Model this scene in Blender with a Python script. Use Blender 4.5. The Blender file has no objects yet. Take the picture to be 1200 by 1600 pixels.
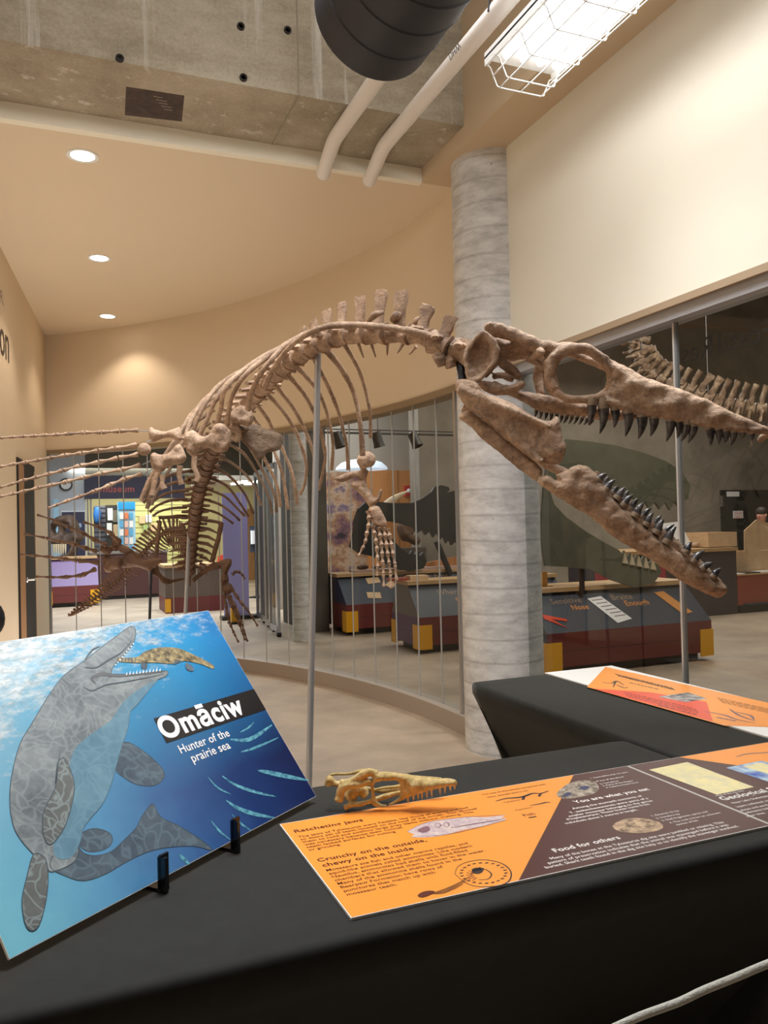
import bpy, math, random
import numpy as np
from mathutils import Vector, Matrix, noise
from mathutils.geometry import delaunay_2d_cdt
random.seed(7)
S = bpy.context.scene
COL = S.collection

# ------------------------------------------------------------------ camera
F_PX = 1250.0
YAW, PITCH, ROLL, EYE = math.radians(22.2), math.radians(0.92), 0.024, 1.5
FW = Vector((math.sin(YAW)*math.cos(PITCH), math.cos(YAW)*math.cos(PITCH), math.sin(PITCH)))
_r = Vector((math.cos(YAW), -math.sin(YAW), 0)); _u = _r.cross(FW)
CX = _r*math.cos(ROLL) - _u*math.sin(ROLL)
CU = _r*math.sin(ROLL) + _u*math.cos(ROLL)
EYEP = Vector((0, 0, EYE))
cam_d = bpy.data.cameras.new('camera'); cam = bpy.data.objects.new('camera', cam_d); COL.objects.link(cam)
cam_d.sensor_fit = 'VERTICAL'; cam_d.sensor_height = 36.0; cam_d.lens = F_PX*36.0/1600.0
cam_d.clip_start = 0.05; cam_d.clip_end = 200
cam.matrix_world = Matrix(((CX.x, CU.x, -FW.x, 0), (CX.y, CU.y, -FW.y, 0), (CX.z, CU.z, -FW.z, EYE), (0, 0, 0, 1)))
S.camera = cam

# ------------------------------------------------------------------ light
w = bpy.data.worlds.new('world'); S.world = w; w.use_nodes = True
w.node_tree.nodes['Background'].inputs[0].default_value = (1.0, 0.93, 0.84, 1)
w.node_tree.nodes['Background'].inputs[1].default_value = 0.06
S.view_settings.view_transform = 'Standard'; S.view_settings.look = 'None'
S.view_settings.gamma = 1.0; S.view_settings.use_curve_mapping = False
S.view_settings.exposure = 0.0
S.cycles.use_denoising = True
S.cycles.max_bounces = 8; S.cycles.transparent_max_bounces = 16
S.cycles.sample_clamp_indirect = 6.0

def area(name, loc, target, sx, sy, power, col):
    d = bpy.data.lights.new(name, 'AREA'); d.shape = 'RECTANGLE'; d.size = sx; d.size_y = sy
    d.energy = power; d.color = col
    o = bpy.data.objects.new(name, d); COL.objects.link(o); o.location = loc
    o.rotation_euler = (Vector(target)-Vector(loc)).to_track_quat('-Z', 'Y').to_euler()
    return o
def spot(name, loc, target, power, col, ang=100, blend=0.4, rad=0.05):
    d = bpy.data.lights.new(name, 'SPOT'); d.energy = power; d.color = col
    d.spot_size = math.radians(ang); d.spot_blend = blend; d.shadow_soft_size = rad
    o = bpy.data.objects.new(name, d); COL.objects.link(o); o.location = loc
    o.rotation_euler = (Vector(target)-Vector(loc)).to_track_quat('-Z', 'Y').to_euler()
    return o
# unseen added lamps overhead: one over the tables, one aimed at the beam fascia
area('overhead_fill_light', (0.9, 2.4, 5.12), (0.9, 2.4001, 0), 1.6, 1.6, 112, (0.98, 0.98, 1.0)).data.spread = math.radians(110)
area('overhead_fill_light', (0.9, 0.0, 4.5), (0.7, 5.0, 3.8), 1.2, 0.6, 34, (1, 0.98, 0.96)).data.spread = math.radians(120)
# unseen fill added at floor level to brighten the tan walls and ceiling
area('floor_fill_light', (-0.05, 6.6, 0.06), (-0.05, 6.6001, 3), 0.6, 4.4, 29, (1, 0.91, 0.80)).data.spread = math.radians(122)
# gallery ceiling lights behind the glass, with one fill added for the kiosks
area('hall_light', (6.5, 8.6, 4.35), (6.5, 8.6, 0), 5, 2, 110, (1, 0.93, 0.84))
area('hall_light', (3.6, 13.0, 4.35), (3.6, 13.0, 0), 2, 4, 190, (0.95, 0.95, 1.0))
area('hall_light', (1.2, 15.6, 4.35), (1.2, 15.6001, 0), 3, 3, 430, (0.88, 0.93, 1.0)).data.spread = math.radians(142)
area('hall_light', (5.4, 4.4, 4.9), (5.5, 7.4, 0.9), 2.0, 0.8, 130, (1, 0.94, 0.86))  # added out of view, aimed down to brighten the kiosk fronts
area('hall_light', (10.5, 10.5, 4.35), (10.5, 10.5, 0), 3, 3, 170, (1, 0.9, 0.8))
area('shop_light', (2.0, 20.6, 3.0), (2.0, 20.6, 0), 3.5, 1.4, 260, (1, 0.96, 0.85))

# ------------------------------------------------------------------ helpers
def P(px, py, d): return EYEP + (FW + CX*((px-600)/F_PX) - CU*((py-800)/F_PX))*d
def _dir(px, py): return FW + CX*((px-600)/F_PX) - CU*((py-800)/F_PX)
def PZ(px, py, z): d = _dir(px, py); return EYEP + d*((z-EYE)/d.z)
def PX(px, py, x): d = _dir(px, py); return EYEP + d*(x/d.x)
def PY(px, py, y): d = _dir(px, py); return EYEP + d*(y/d.y)
def PPL(px, py, o, n): d = _dir(px, py); return EYEP + d*((o-EYEP).dot(n)/d.dot(n))

def srgb(*c):
    out = []
    for v in c[:3]:
        v = v/255.0
        out.append(v/12.92 if v <= 0.04045 else ((v+0.055)/1.055)**2.4)
    return (*out, 1)

MATS = {}
def mat(name, col, rough=0.6, metal=0.0, spec=0.5, col2=None, scale=8.0, detail=4.0, bump=0.0, bscale=40.0, emit=None, estr=0, coat=0, lo=0.35, hi=0.65, stretch=None):
    if name in MATS: return MATS[name]
    m = bpy.data.materials.new(name); m.use_nodes = True; nt = m.node_tree; b = nt.nodes['Principled BSDF']
    b.inputs['Base Color'].default_value = col; b.inputs['Roughness'].default_value = rough
    b.inputs['Metallic'].default_value = metal; b.inputs['Specular IOR Level'].default_value = spec
    b.inputs['Coat Weight'].default_value = coat
    if emit: b.inputs['Emission Color'].default_value = emit; b.inputs['Emission Strength'].default_value = estr
    if col2 is not None or bump:
        tc = nt.nodes.new('ShaderNodeTexCoord'); mp = nt.nodes.new('ShaderNodeMapping')
        nt.links.new(tc.outputs['Object'], mp.inputs['Vector'])
        if stretch: mp.inputs['Scale'].default_value = stretch
    if col2 is not None:
        n = nt.nodes.new('ShaderNodeTexNoise'); n.inputs['Scale'].default_value = scale; n.inputs['Detail'].default_value = detail
        n.inputs['Roughness'].default_value = 0.65
        nt.links.new(mp.outputs[0], n.inputs['Vector'])
        r = nt.nodes.new('ShaderNodeValToRGB'); r.color_ramp.elements[0].position = lo; r.color_ramp.elements[1].position = hi
        r.color_ramp.elements[0].color = col; r.color_ramp.elements[1].color = col2
        nt.links.new(n.outputs[0], r.inputs[0]); nt.links.new(r.outputs[0], b.inputs['Base Color'])
    if bump:
        n2 = nt.nodes.new('ShaderNodeTexNoise'); n2.inputs['Scale'].default_value = bscale; n2.inputs['Detail'].default_value = 6
        nt.links.new(mp.outputs[0], n2.inputs['Vector'])
        bp = nt.nodes.new('ShaderNodeBump'); bp.inputs['Strength'].default_value = bump; bp.inputs['Distance'].default_value = 0.01
        nt.links.new(n2.outputs[0], bp.inputs['Height']); nt.links.new(bp.outputs[0], b.inputs['Normal'])
    MATS[name] = m
    return m

class MB:
    def __init__(s): s.v = []; s.f = []; s.m = []
    def add(s, vs, fs, mi=0):
        o = len(s.v); s.v += [Vector(v) for v in vs]
        for k, f in enumerate(fs):
            s.f.append([i+o for i in f]); s.m.append(mi[k] if isinstance(mi, list) else mi)
        return s
    def box(s, x0, x1, y0, y1, z0, z1, mi=0, M=None):
        vs = [Vector((x, y, z)) for z in (z0, z1) for y in (y0, y1) for x in (x0, x1)]
        if M: vs = [M @ v for v in vs]
        return s.add(vs, [(0, 2, 3, 1), (4, 5, 7, 6), (0, 1, 5, 4), (2, 6, 7, 3), (0, 4, 6, 2), (1, 3, 7, 5)], mi)
    def rbox(s, x0, x1, y0, y1, z0, z1, r, mi=0, M=None, n=3):   # box with rounded vertical corners
        pts = []
        for cx, cy, a0 in ((x1-r, y1-r, 0), (x0+r, y1-r, 90), (x0+r, y0+r, 180), (x1-r, y0+r, 270)):
            for k in range(n+1):
                a = math.radians(a0+90*k/n); pts.append((cx+r*math.cos(a), cy+r*math.sin(a)))
        return s.prism([Vector((x, y, z0)) for x, y in pts], Vector((0, 0, z1-z0)), mi, M)
    def prism(s, poly, ext, mi=0, M=None):
        n = len(poly); vs = [Vector(p) for p in poly] + [Vector(p)+Vector(ext) for p in poly]
        if M: vs = [M @ v for v in vs]
        fs = [tuple(range(n-1, -1, -1)), tuple(range(n, 2*n))] + [(i, (i+1) % n, (i+1) % n+n, i+n) for i in range(n)]
        return s.add(vs, fs, mi)
    def loft(s, rings, mi=0, cap=True, closed=True):
        n = len(rings[0]); vs = [p for r in rings for p in r]; fs = []
        for i in range(len(rings)-1):
            for j in range(n if closed else n-1):
                a, b = i*n+j, i*n+(j+1) % n
                fs.append((a, b, b+n, a+n))
        if cap: fs += [tuple(range(n-1, -1, -1)), tuple(range((len(rings)-1)*n, len(rings)*n))]
        return s.add(vs, fs, mi)
    def tube(s, path, rad, seg=10, mi=0, up=None, nz=0.0, nf=30.0, cap=True):
        """rad: one value or one (ra, rb) per point; ra along the frame normal."""
        path = [Vector(p) for p in path]; n = len(path)
        rr = []
        for i in range(n):
            q = rad[i] if isinstance(rad, (list, tuple)) and len(rad) == n and not (n == 2 and isinstance(rad, tuple)) else rad
            rr.append(q if isinstance(q, tuple) else (q, q))
        t0 = (path[1]-path[0]).normalized()
        nv = Vector(up) if up else (Vector((0, 0, 1)) if abs(t0.z) < 0.9 else Vector((1, 0, 0)))
        rings = []
        for i in range(n):
            t = (path[min(i+1, n-1)]-path[max(i-1, 0)]).normalized()
            nv = (nv - t*nv.dot(t))
            nv = nv.normalized() if nv.length > 1e-6 else t.orthogonal().normalized()
            bv = t.cross(nv)
            ra, rb = rr[i]; ring = []
            for k in range(seg):
                a = 2*math.pi*k/seg
                q = path[i] + nv*(ra*math.cos(a)) + bv*(rb*math.sin(a))
                if nz: q = q + (q-path[i])*(noise.noise(q*nf)*nz)
                ring.append(q)
            rings.append(ring)
        return s.loft(rings, mi, cap)
    def lathe(s, prof, M=None, seg=20, mi=0, cap=True):
        rings = []
        for r, z in prof:
            rings.append([(M @ Vector((r*math.cos(2*math.pi*k/seg), r*math.sin(2*math.pi*k/seg), z))) if M else Vector((r*math.cos(2*math.pi*k/seg), r*math.sin(2*math.pi*k/seg), z)) for k in range(seg)])
        return s.loft(rings, mi, cap)
    def ball(s, c, r, seg=12, mi=0, nz=0.0, nf=20.0, M=None):
        c = Vector(c); r = r if isinstance(r, (tuple, list)) else (r, r, r); rings = []
        for i in range(1, seg):
            ph = math.pi*i/seg
            ring = []
            for k in range(seg*2):
                a = math.pi*k/seg
                d = Vector((r[0]*math.sin(ph)*math.cos(a), r[1]*math.sin(ph)*math.sin(a), -r[2]*math.cos(ph)))
                if M: d = M @ d
                q = c+d
                if nz: q += d*(noise.noise(q*nf)*nz)
                ring.append(q)
            rings.append(ring)
        return s.loft(rings, mi)
    def spool(s, a, b, r0, rm, r1=None, seg=10, mi=0, fl=0.8):
        a, b = Vector(a), Vector(b); r1 = r1 or r0; d = b-a
        ts = [0, 0.04, 0.14, 0.3, 0.5, 0.7, 0.86, 0.96, 1]
        rs = [r0*0.75, r0, r0*0.9, (rm*1.6+r0)*0.38, rm, (rm*1.6+r1)*0.38, r1*0.9, r1, r1*0.75]
        return s.tube([a+d*t for t in ts], [(r, r*fl) for r in rs], seg, mi, up=-FW)
    def merge(s, o, mi=None):
        return s.add(o.v, o.f, list(o.m) if mi is None else mi)

def crom(pts, n=6, closed=False):
    pts = [Vector(p) for p in pts]; N = len(pts); out = []
    segs = N if closed else N-1
    for i in range(segs):
        if closed: p0, p1, p2, p3 = pts[(i-1) % N], pts[i], pts[(i+1) % N], pts[(i+2) % N]
        else: p0, p1, p2, p3 = pts[max(i-1, 0)], pts[i], pts[i+1], pts[min(i+2, N-1)]
        for k in range(n):
            t = k/n
            out.append(0.5*((2*p1)+(p2-p0)*t+(2*p0-5*p1+4*p2-p3)*t*t+(3*p1-p0-3*p2+p3)*t**3))
    if not closed: out.append(pts[-1])
    return out
def lerpn(vals, t):
    x = t*(len(vals)-1); i = min(int(x), len(vals)-2); f = x-i
    a, b = vals[i], vals[i+1]
    if isinstance(a, tuple): return tuple(p+(q-p)*f for p, q in zip(a, b))
    return a+(b-a)*f
def rtube(mb, pts, rad, seg=10, mi=0, n=5, up=None, nz=0.0, nf=30.0):
    path = crom(pts, n)
    rs = [lerpn(rad, i/(len(path)-1)) if isinstance(rad, list) else rad for i in range(len(path))]
    return mb.tube(path, rs, seg, mi, up, nz, nf)

def inside(x, y, poly):
    c = False; n = len(poly); j = n-1
    for i in range(n):
        xi, yi = poly[i]; xj, yj = poly[j]
        if (yi > y) != (yj > y) and x < (xj-xi)*(y-yi)/(yj-yi)+xi: c = not c
        j = i
    return c
def inflate(mb, outline, holes, pos, th, R, step, nv, mi=0, smooth=True, nz=0.0, nf=25.0, thb=None, sub=3):
    """Closed rounded solid from an outline: pos(x, y) gives the mid surface, nv the thickness direction."""
    loops = []
    for lp in [outline]+list(holes):
        l3 = crom([Vector((x, y, 0)) for x, y in lp], sub, True) if smooth else [Vector((x, y, 0)) for x, y in lp]
        pts = []
        for i in range(len(l3)):
            a, b = l3[i], l3[(i+1) % len(l3)]
            k = max(1, int((b-a).length/step))
            for q in range(k): pts.append(((a+(b-a)*(q/k)).x, (a+(b-a)*(q/k)).y))
        loops.append(pts)
    verts = []; edges = []
    for lp in loops:
        o = len(verts); verts += lp
        edges += [(o+i, o+(i+1) % len(lp)) for i in range(len(lp))]
    allb = np.array(verts); nb = len(verts)
    xs = allb[:, 0]; ys = allb[:, 1]
    A = []; B = []
    for lp in loops:
        a = np.array(lp); A.append(a); B.append(np.roll(a, -1, 0))
    A = np.concatenate(A); B = np.concatenate(B); AB = B-A; L2 = (AB**2).sum(1)+1e-12
    def dist(x, y):
        q = np.array((x, y)); t = np.clip(((q-A)*AB).sum(1)/L2, 0, 1)
        return float(np.sqrt((((A+AB*t[:, None])-q)**2).sum(1).min()))
    def ins(x, y):
        return inside(x, y, loops[0]) and not any(inside(x, y, h) for h in loops[1:])
    y = ys.min()+step*0.5; row = 0
    while y < ys.max():
        x = xs.min()+(step*0.5 if row % 2 else 0)
        while x < xs.max():
            if ins(x, y) and dist(x, y) > step*0.45: verts.append((x, y))
            x += step
        y += step*0.87; row += 1
    r = delaunay_2d_cdt([Vector(v) for v in verts], edges, [], 0, 1e-5)
    ov, of = r[0], r[2]
    fs = [f for f in of if ins(sum(ov[i].x for i in f)/3, sum(ov[i].y for i in f)/3)]
    front, back, vs = {}, {}, []
    used = sorted({i for f in fs for i in f})
    for i in used:
        x, y = ov[i].x, ov[i].y; d = dist(x, y)
        base = Vector(pos(x, y)); t = min(d/R, 1.0); h = math.sqrt(max(0, 1-(1-t)**2))
        k = 1+(noise.noise(base*nf)*nz if nz else 0)
        n_ = nv(x, y) if callable(nv) else nv
        T = th(x, y) if callable(th) else th
        if d < step*0.05:
            vs.append(base); front[i] = back[i] = len(vs)-1
        else:
            vs.append(base+n_*(T*h*k)); front[i] = len(vs)-1
            vs.append(base-n_*((T if thb is None else thb)*h*k)); back[i] = len(vs)-1
    out = []
    for f in fs:
        out.append([front[i] for i in f]); g = [back[i] for i in reversed(f)]
        if set(g) != set(out[-1]): out.append(g)
    return mb.add(vs, out, mi)

def mk(name, mb, mats, parent=None, label=None, cat=None, group=None, kind=None, smooth=None, loc=None, M=None, voxel=None, sm=0, fix=True, rough=0.0):
    """Link one mesh object; vertices are given in world space and kept there."""
    me = bpy.data.meshes.new(name)
    org = Vector(loc) if loc is not None else (Vector(parent['_o']) if parent is not None and '_o' in parent else Vector((0, 0, 0)))
    me.from_pydata([v-org for v in mb.v], [], mb.f)
    if not isinstance(mats, (list, tuple)): mats = [mats]
    for m in mats: me.materials.append(m)
    me.polygons.foreach_set('material_index', mb.m)
    me.update()
    if fix:
        import bmesh
        bm = bmesh.new(); bm.from_mesh(me); bmesh.ops.recalc_face_normals(bm, faces=bm.faces); bm.to_mesh(me); bm.free()
    o = bpy.data.objects.new(name, me); COL.objects.link(o)
    if parent is None: o.location = org
    else: o.parent = parent
    if voxel:
        md = o.modifiers.new('r', 'REMESH'); md.mode = 'VOXEL'; md.voxel_size = voxel; md.use_smooth_shade = True
        if sm:
            m2 = o.modifiers.new('s', 'SMOOTH'); m2.iterations = sm; m2.factor = 0.5
        dg = bpy.context.evaluated_depsgraph_get(); dg.update()
        me2 = bpy.data.meshes.new_from_object(o.evaluated_get(dg)); o.modifiers.clear()
        o.data = me2; bpy.data.meshes.remove(me); me = me2; me.name = name
        if not me.materials: me.materials.append(mats[0])
        if rough:
            nn = [v.normal.copy() for v in me.vertices]; out_ = []
            for v in me.vertices:
                p_ = v.co+org
                k = noise.noise(p_*18)*0.5+noise.noise(p_*47)*0.35+(0.5-abs(noise.noise(p_*Vector((26, 26, 60)))))*0.35
                out_ += list(v.co+nn[v.index]*(k*rough))
            me.vertices.foreach_set('co', out_); me.update()
        smooth = 180
    if smooth is not None:
        me.polygons.foreach_set('use_smooth', [True]*len(me.polygons))
        if smooth < 180: me.set_sharp_from_angle(angle=math.radians(smooth))
    o['_o'] = tuple(org)
    if label: o['label'] = label
    if cat: o['category'] = cat
    if group: o['group'] = group
    if kind: o['kind'] = kind
    return o
def thing(name, label, cat, loc, group=None):
    o = bpy.data.objects.new(name, None); COL.objects.link(o); o.location = loc; o['_o'] = tuple(loc)
    o.empty_display_size = 0.1
    o['label'] = label; o['category'] = cat
    if group: o['group'] = group
    return o
def struct(name, mb, mats, smooth=None, parent=None, label=None):
    return mk(name, mb, mats, parent, kind='structure' if parent is None else None, smooth=smooth, label=label)

_FC = {}
def text_mesh(s, bold=0.0):
    key = (s, bold)
    if key in _FC: return _FC[key]
    c = bpy.data.curves.new('t', 'FONT'); c.body = s; c.size = 1.0; c.resolution_u = 6 if bold > 0.03 else 3; c.offset = bold; c.space_character = 1+bold*2.6
    o = bpy.data.objects.new('t', c); COL.objects.link(o)
    dg = bpy.context.evaluated_depsgraph_get(); dg.update()
    me = bpy.data.meshes.new_from_object(o.evaluated_get(dg))
    vs = [v.co.copy() for v in me.vertices]; fs = [tuple(p.vertices) for p in me.polygons]
    bpy.data.objects.remove(o); bpy.data.curves.remove(c); bpy.data.meshes.remove(me)
    xs = [v.x for v in vs] or [0, 1]
    _FC[key] = (vs, fs, min(xs), max(xs)); return _FC[key]
def text(mb, s, org, ux, uy, mi=0, width=None, size=None, bold=0.0, lift=0.0):
    """Flat lettering: org baseline start, ux/uy unit directions; fitted to width or given size. Returns size."""
    vs, fs, x0, x1 = text_mesh(s, bold)
    k = width/(x1-x0) if width else size
    ux, uy = Vector(ux), Vector(uy); n = ux.cross(uy)
    mb.add([Vector(org)+ux*((v.x-x0)*k)+uy*(v.y*k)+n*lift for v in vs], fs, mi)
    return k
# ------------------------------------------------------------------ materials
def nt_mat(name):
    m = bpy.data.materials.new(name); m.use_nodes = True; MATS[name] = m
    return m, m.node_tree, m.node_tree.nodes['Principled BSDF']
def node(nt, typ, **kw):
    n = nt.nodes.new(typ)
    for k, v in kw.items():
        if k.startswith('i_'): n.inputs[int(k[2:])].default_value = v
        else: setattr(n, k, v)
    return n
def ramp(nt, fac, stops):
    r = nt.nodes.new('ShaderNodeValToRGB'); e = r.color_ramp.elements
    e[0].position, e[0].color = stops[0]; e[1].position, e[1].color = stops[-1]
    for p_, c_ in stops[1:-1]:
        q = e.new(p_); q.color = c_
    nt.links.new(fac, r.inputs[0]); return r.outputs[0]
def mix(nt, fac, a, b, mode='MIX'):
    m = nt.nodes.new('ShaderNodeMix'); m.data_type = 'RGBA'; m.blend_type = mode
    for s_, x in ((m.inputs[0], fac), (m.inputs[6], a), (m.inputs[7], b)):
        if hasattr(x, 'is_linked'): nt.links.new(x, s_)
        else: s_.default_value = x
    return m.outputs[2]
def coords(nt, scale=(1, 1, 1), src='Object'):
    t = nt.nodes.new('ShaderNodeTexCoord'); mp = nt.nodes.new('ShaderNodeMapping'); mp.inputs['Scale'].default_value = scale
    nt.links.new(t.outputs[src], mp.inputs[0]); return mp.outputs[0]
def nz_(nt, vec, sc, det=5, rough=0.6):
    n = node(nt, 'ShaderNodeTexNoise'); n.inputs['Scale'].default_value = sc; n.inputs['Detail'].default_value = det; n.inputs['Roughness'].default_value = rough
    nt.links.new(vec, n.inputs['Vector']); return n.outputs[0]

# board-marked concrete of the overhead beam, with pale drip streaks
m, nt, b = nt_mat('beam_concrete')
v = coords(nt); base = ramp(nt, nz_(nt, coords(nt, (1.2, 1.2, 3)), 1.6, 8, 0.7), [(0.3, srgb(138, 126, 108)), (0.5, srgb(170, 158, 136)), (0.72, srgb(196, 186, 166))])
streak = ramp(nt, nz_(nt, coords(nt, (9, 9, 0.45)), 1.3, 4), [(0.60, (0, 0, 0, 1)), (0.72, (1, 1, 1, 1))])
base = mix(nt, streak, base, srgb(208, 202, 190))
fine = nz_(nt, v, 60, 4); base = mix(nt, 0.18, base, ramp(nt, fine, [(0.3, srgb(70, 64, 56)), (0.7, srgb(190, 180, 164))]))
nt.links.new(base, b.inputs['Base Color']); b.inputs['Roughness'].default_value = 0.85
bp = node(nt, 'ShaderNodeBump'); bp.inputs['Strength'].default_value = 0.25; bp.inputs['Distance'].default_value = 0.02
nt.links.new(fine, bp.inputs['Height']); nt.links.new(bp.outputs[0], b.inputs['Normal'])

# paper-tube formed concrete of the round columns: faint spiral seams
m, nt, b = nt_mat('column_concrete')
v = coords(nt); base = ramp(nt, nz_(nt, coords(nt, (3, 3, 8)), 2.2, 8, 0.7), [(0.3, srgb(178, 177, 175)), (0.55, srgb(216, 215, 213)), (0.75, srgb(232, 231, 229))])
wv = node(nt, 'ShaderNodeTexWave', bands_direction='Z'); wv.inputs['Scale'].default_value = 1.5; wv.inputs['Distortion'].default_value = 3.5; wv.inputs['Detail'].default_value = 3; wv.inputs['Detail Scale'].default_value = 0.6
nt.links.new(coords(nt, (0.35, 0.35, 1.35)), wv.inputs['Vector'])
seam = ramp(nt, wv.outputs[0], [(0.0, (1, 1, 1, 1)), (0.05, (0, 0, 0, 1))])
base = mix(nt, mix(nt, 0.24, (0, 0, 0, 1), seam), base, srgb(98, 92, 84))
pit = ramp(nt, nz_(nt, v, 34, 2), [(0.70, (0, 0, 0, 1)), (0.74, (1, 1, 1, 1))])
base = mix(nt, mix(nt, 0.45, (0, 0, 0, 1), pit), base, srgb(110, 104, 96))
nt.links.new(base, b.inputs['Base Color']); b.inputs['Roughness'].default_value = 0.8
bp = node(nt, 'ShaderNodeBump'); bp.inputs['Strength'].default_value = 0.15; bp.inputs['Distance'].default_value = 0.006; bp.invert = True
nt.links.new(seam, bp.inputs['Height']); nt.links.new(bp.outputs[0], b.inputs['Normal'])

FLOORM = mat('polished_concrete_floor', srgb(154, 138, 120), 0.42, spec=0.4, col2=srgb(188, 170, 148), scale=1.3, detail=9, bump=0.04, bscale=9)
CREAM = mat('cream_paint', srgb(230, 224, 208), 0.75, spec=0.3, bump=0.04, bscale=120)
TAN = mat('tan_paint', srgb(228, 210, 184), 0.75, spec=0.3, bump=0.04, bscale=120)
BULK = mat('bulkhead_paint', srgb(204, 182, 152), 0.75, spec=0.3)
HALLC = mat('gallery_concrete', srgb(126, 118, 106), 0.85, col2=srgb(150, 142, 128), scale=1.2, detail=8, bump=0.15, bscale=25)
DARKC = mat('dark_concrete', srgb(84, 78, 70), 0.85, col2=srgb(104, 97, 87), scale=1.5, detail=8)
ALU = mat('brushed_aluminium', srgb(190, 188, 186), 0.32, metal=0.9)
MULL = mat('satin_mullion', srgb(200, 200, 198), 0.35, metal=0.35)
STEEL = mat('grey_steel_tube', srgb(182, 182, 184), 0.3, metal=0.45)
DUCTM = mat('black_duct_paint', srgb(44, 46, 54), 0.5, spec=0.4)
PIPEM = mat('white_pipe_wrap', srgb(236, 230, 224), 0.55)
BLACKM = mat('black_metal', srgb(22, 22, 24), 0.4)
WHITEM = mat('white_enamel', srgb(235, 235, 232), 0.4)
WOOD = mat('light_wood', srgb(176, 140, 96), 0.5, col2=srgb(198, 162, 116), scale=6, stretch=(1, 8, 8))
DWOOD = mat('stained_wood', srgb(150, 108, 68), 0.5, col2=srgb(176, 130, 86), scale=6, stretch=(8, 8, 0.6))
ORANGEW = mat('orange_wood_panel', srgb(206, 142, 84), 0.5, col2=srgb(222, 158, 98), scale=4, stretch=(6, 6, 0.6))
KERB = mat('kerb_metal', srgb(176, 164, 152), 0.5, metal=0.3)
LAMP = mat('lamp_glow', (1, 1, 1, 1), 0.5, emit=(1, 0.9, 0.76, 1), estr=14)
TUBEG = mat('tube_lamp_glow', (1, 1, 1, 1), 0.5, emit=(1, 0.99, 0.98, 1), estr=5)
BLACKP = mat('dark_lettering', srgb(70, 58, 48), 0.7)

GLASS = bpy.data.materials.new('window_glass'); GLASS.use_nodes = True; nt = GLASS.node_tree; nt.nodes.clear()
o_ = nt.nodes.new('ShaderNodeOutputMaterial'); tr = nt.nodes.new('ShaderNodeBsdfTransparent'); tr.inputs[0].default_value = (0.73, 0.755, 0.74, 1)
gl = nt.nodes.new('ShaderNodeBsdfGlossy'); gl.inputs['Roughness'].default_value = 0.01; gl.inputs[0].default_value = (0.9, 0.92, 0.92, 1)
lw_ = nt.nodes.new('ShaderNodeLayerWeight'); lw_.inputs[0].default_value = 0.5
pw = nt.nodes.new('ShaderNodeMath'); pw.operation = 'POWER'; pw.inputs[1].default_value = 5.0; nt.links.new(lw_.outputs['Facing'], pw.inputs[0])
ma = nt.nodes.new('ShaderNodeMath'); ma.operation = 'MULTIPLY_ADD'; ma.inputs[1].default_value = 0.6; ma.inputs[2].default_value = 0.03; nt.links.new(pw.outputs[0], ma.inputs[0])
mx = nt.nodes.new('ShaderNodeMixShader')
nt.links.new(ma.outputs[0], mx.inputs[0]); nt.links.new(tr.outputs[0], mx.inputs[1]); nt.links.new(gl.outputs[0], mx.inputs[2]); nt.links.new(mx.outputs[0], o_.inputs[0])

# ------------------------------------------------------------------ the room
ZG, ZC = 2.45, 3.9
AC = Vector((-3.95, 5.1, 0)); AR = 6.63
def arc(a, z, r=AR): return Vector((AC.x+r*math.cos(a), AC.y+r*math.sin(a), z))
def arc_px(px, py=850):
    """angle of the curved wall behind a picture column"""
    d = _dir(px, py); ox, oy = EYEP.x-AC.x, EYEP.y-AC.y
    A_, B_, C_ = d.x*d.x+d.y*d.y, 2*(ox*d.x+oy*d.y), ox*ox+oy*oy-AR*AR
    t = (-B_+math.sqrt(B_*B_-4*A_*C_))/(2*A_)
    return math.atan2(oy+d.y*t, ox+d.x*t)
A1 = arc_px(75); A0 = math.radians(-1.5)

mb = MB(); mb.box(-4, 20, -4, 24, -0.1, 0)
struct('floor', mb, FLOORM)
mb = MB(); mb.box(-2.0, 2.9, -1.5, -1.35, 0, 5.4)
struct('wall_front_blocker', mb, mat('dark_blocker_wall', srgb(70, 66, 60), 0.8))  # unseen dark wall added behind the camera to keep light off the table
# left wall runs slightly off square
def lw(y, dx=0): return Vector((-0.10-0.094*(10.6-y)+dx, y, 0))
def lwall_box(mb, y0, y1, z0, z1, t0, t1, mi=0):
    a, b_, c, d = lw(y0, t0), lw(y0, t1), lw(y1, t1), lw(y1, t0)
    return mb.prism([Vector((p.x, p.y, z0)) for p in (a, b_, c, d)], Vector((0, 0, z1-z0)), mi)
mb = MB(); DY0, DY1, DZ = 8.05, 9.2, 2.2
lwall_box(mb, -1.4, DY0, 0, 5.2, -0.15, 0); lwall_box(mb, DY1, 10.52, 0, 5.2, -0.15, 0); lwall_box(mb, DY0, DY1, DZ, 5.2, -0.15, 0)
struct('wall_left', mb, TAN)
# door in the left wall
DOORM = mat('black_door', srgb(20, 16, 15), 0.6)
mb = MB(); lwall_box(mb, DY0+0.36, DY1-0.05, 0.0, DZ-0.05, -0.06, 0.012)
door = struct('door_1', mb, DOORM)
mb = MB(); lwall_box(mb, DY0, DY0+0.36, 0, DZ-0.05, -0.12, 0.014); lwall_box(mb, DY1-0.05, DY1, 0, DZ, -0.12, 0.012)
mk('door_frame', mb, DWOOD, door)
mb = MB(); lwall_box(mb, DY0-0.03, DY0, 0, DZ, -0.12, 0.016); lwall_box(mb, DY0, DY1, DZ-0.05, DZ, -0.12, 0.014)
mk('door_casing', mb, DOORM, door)
mb = MB(); q = lw(DY0+0.44, 0.012)
mb.tube([q+Vector((0, 0, 1.05)), q+Vector((0.07, 0, 1.05))], 0.011, 8); mb.tube([q+Vector((0.07, 0, 1.05)), q+Vector((0.075, 0.12, 1.05))], 0.010, 8)
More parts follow.
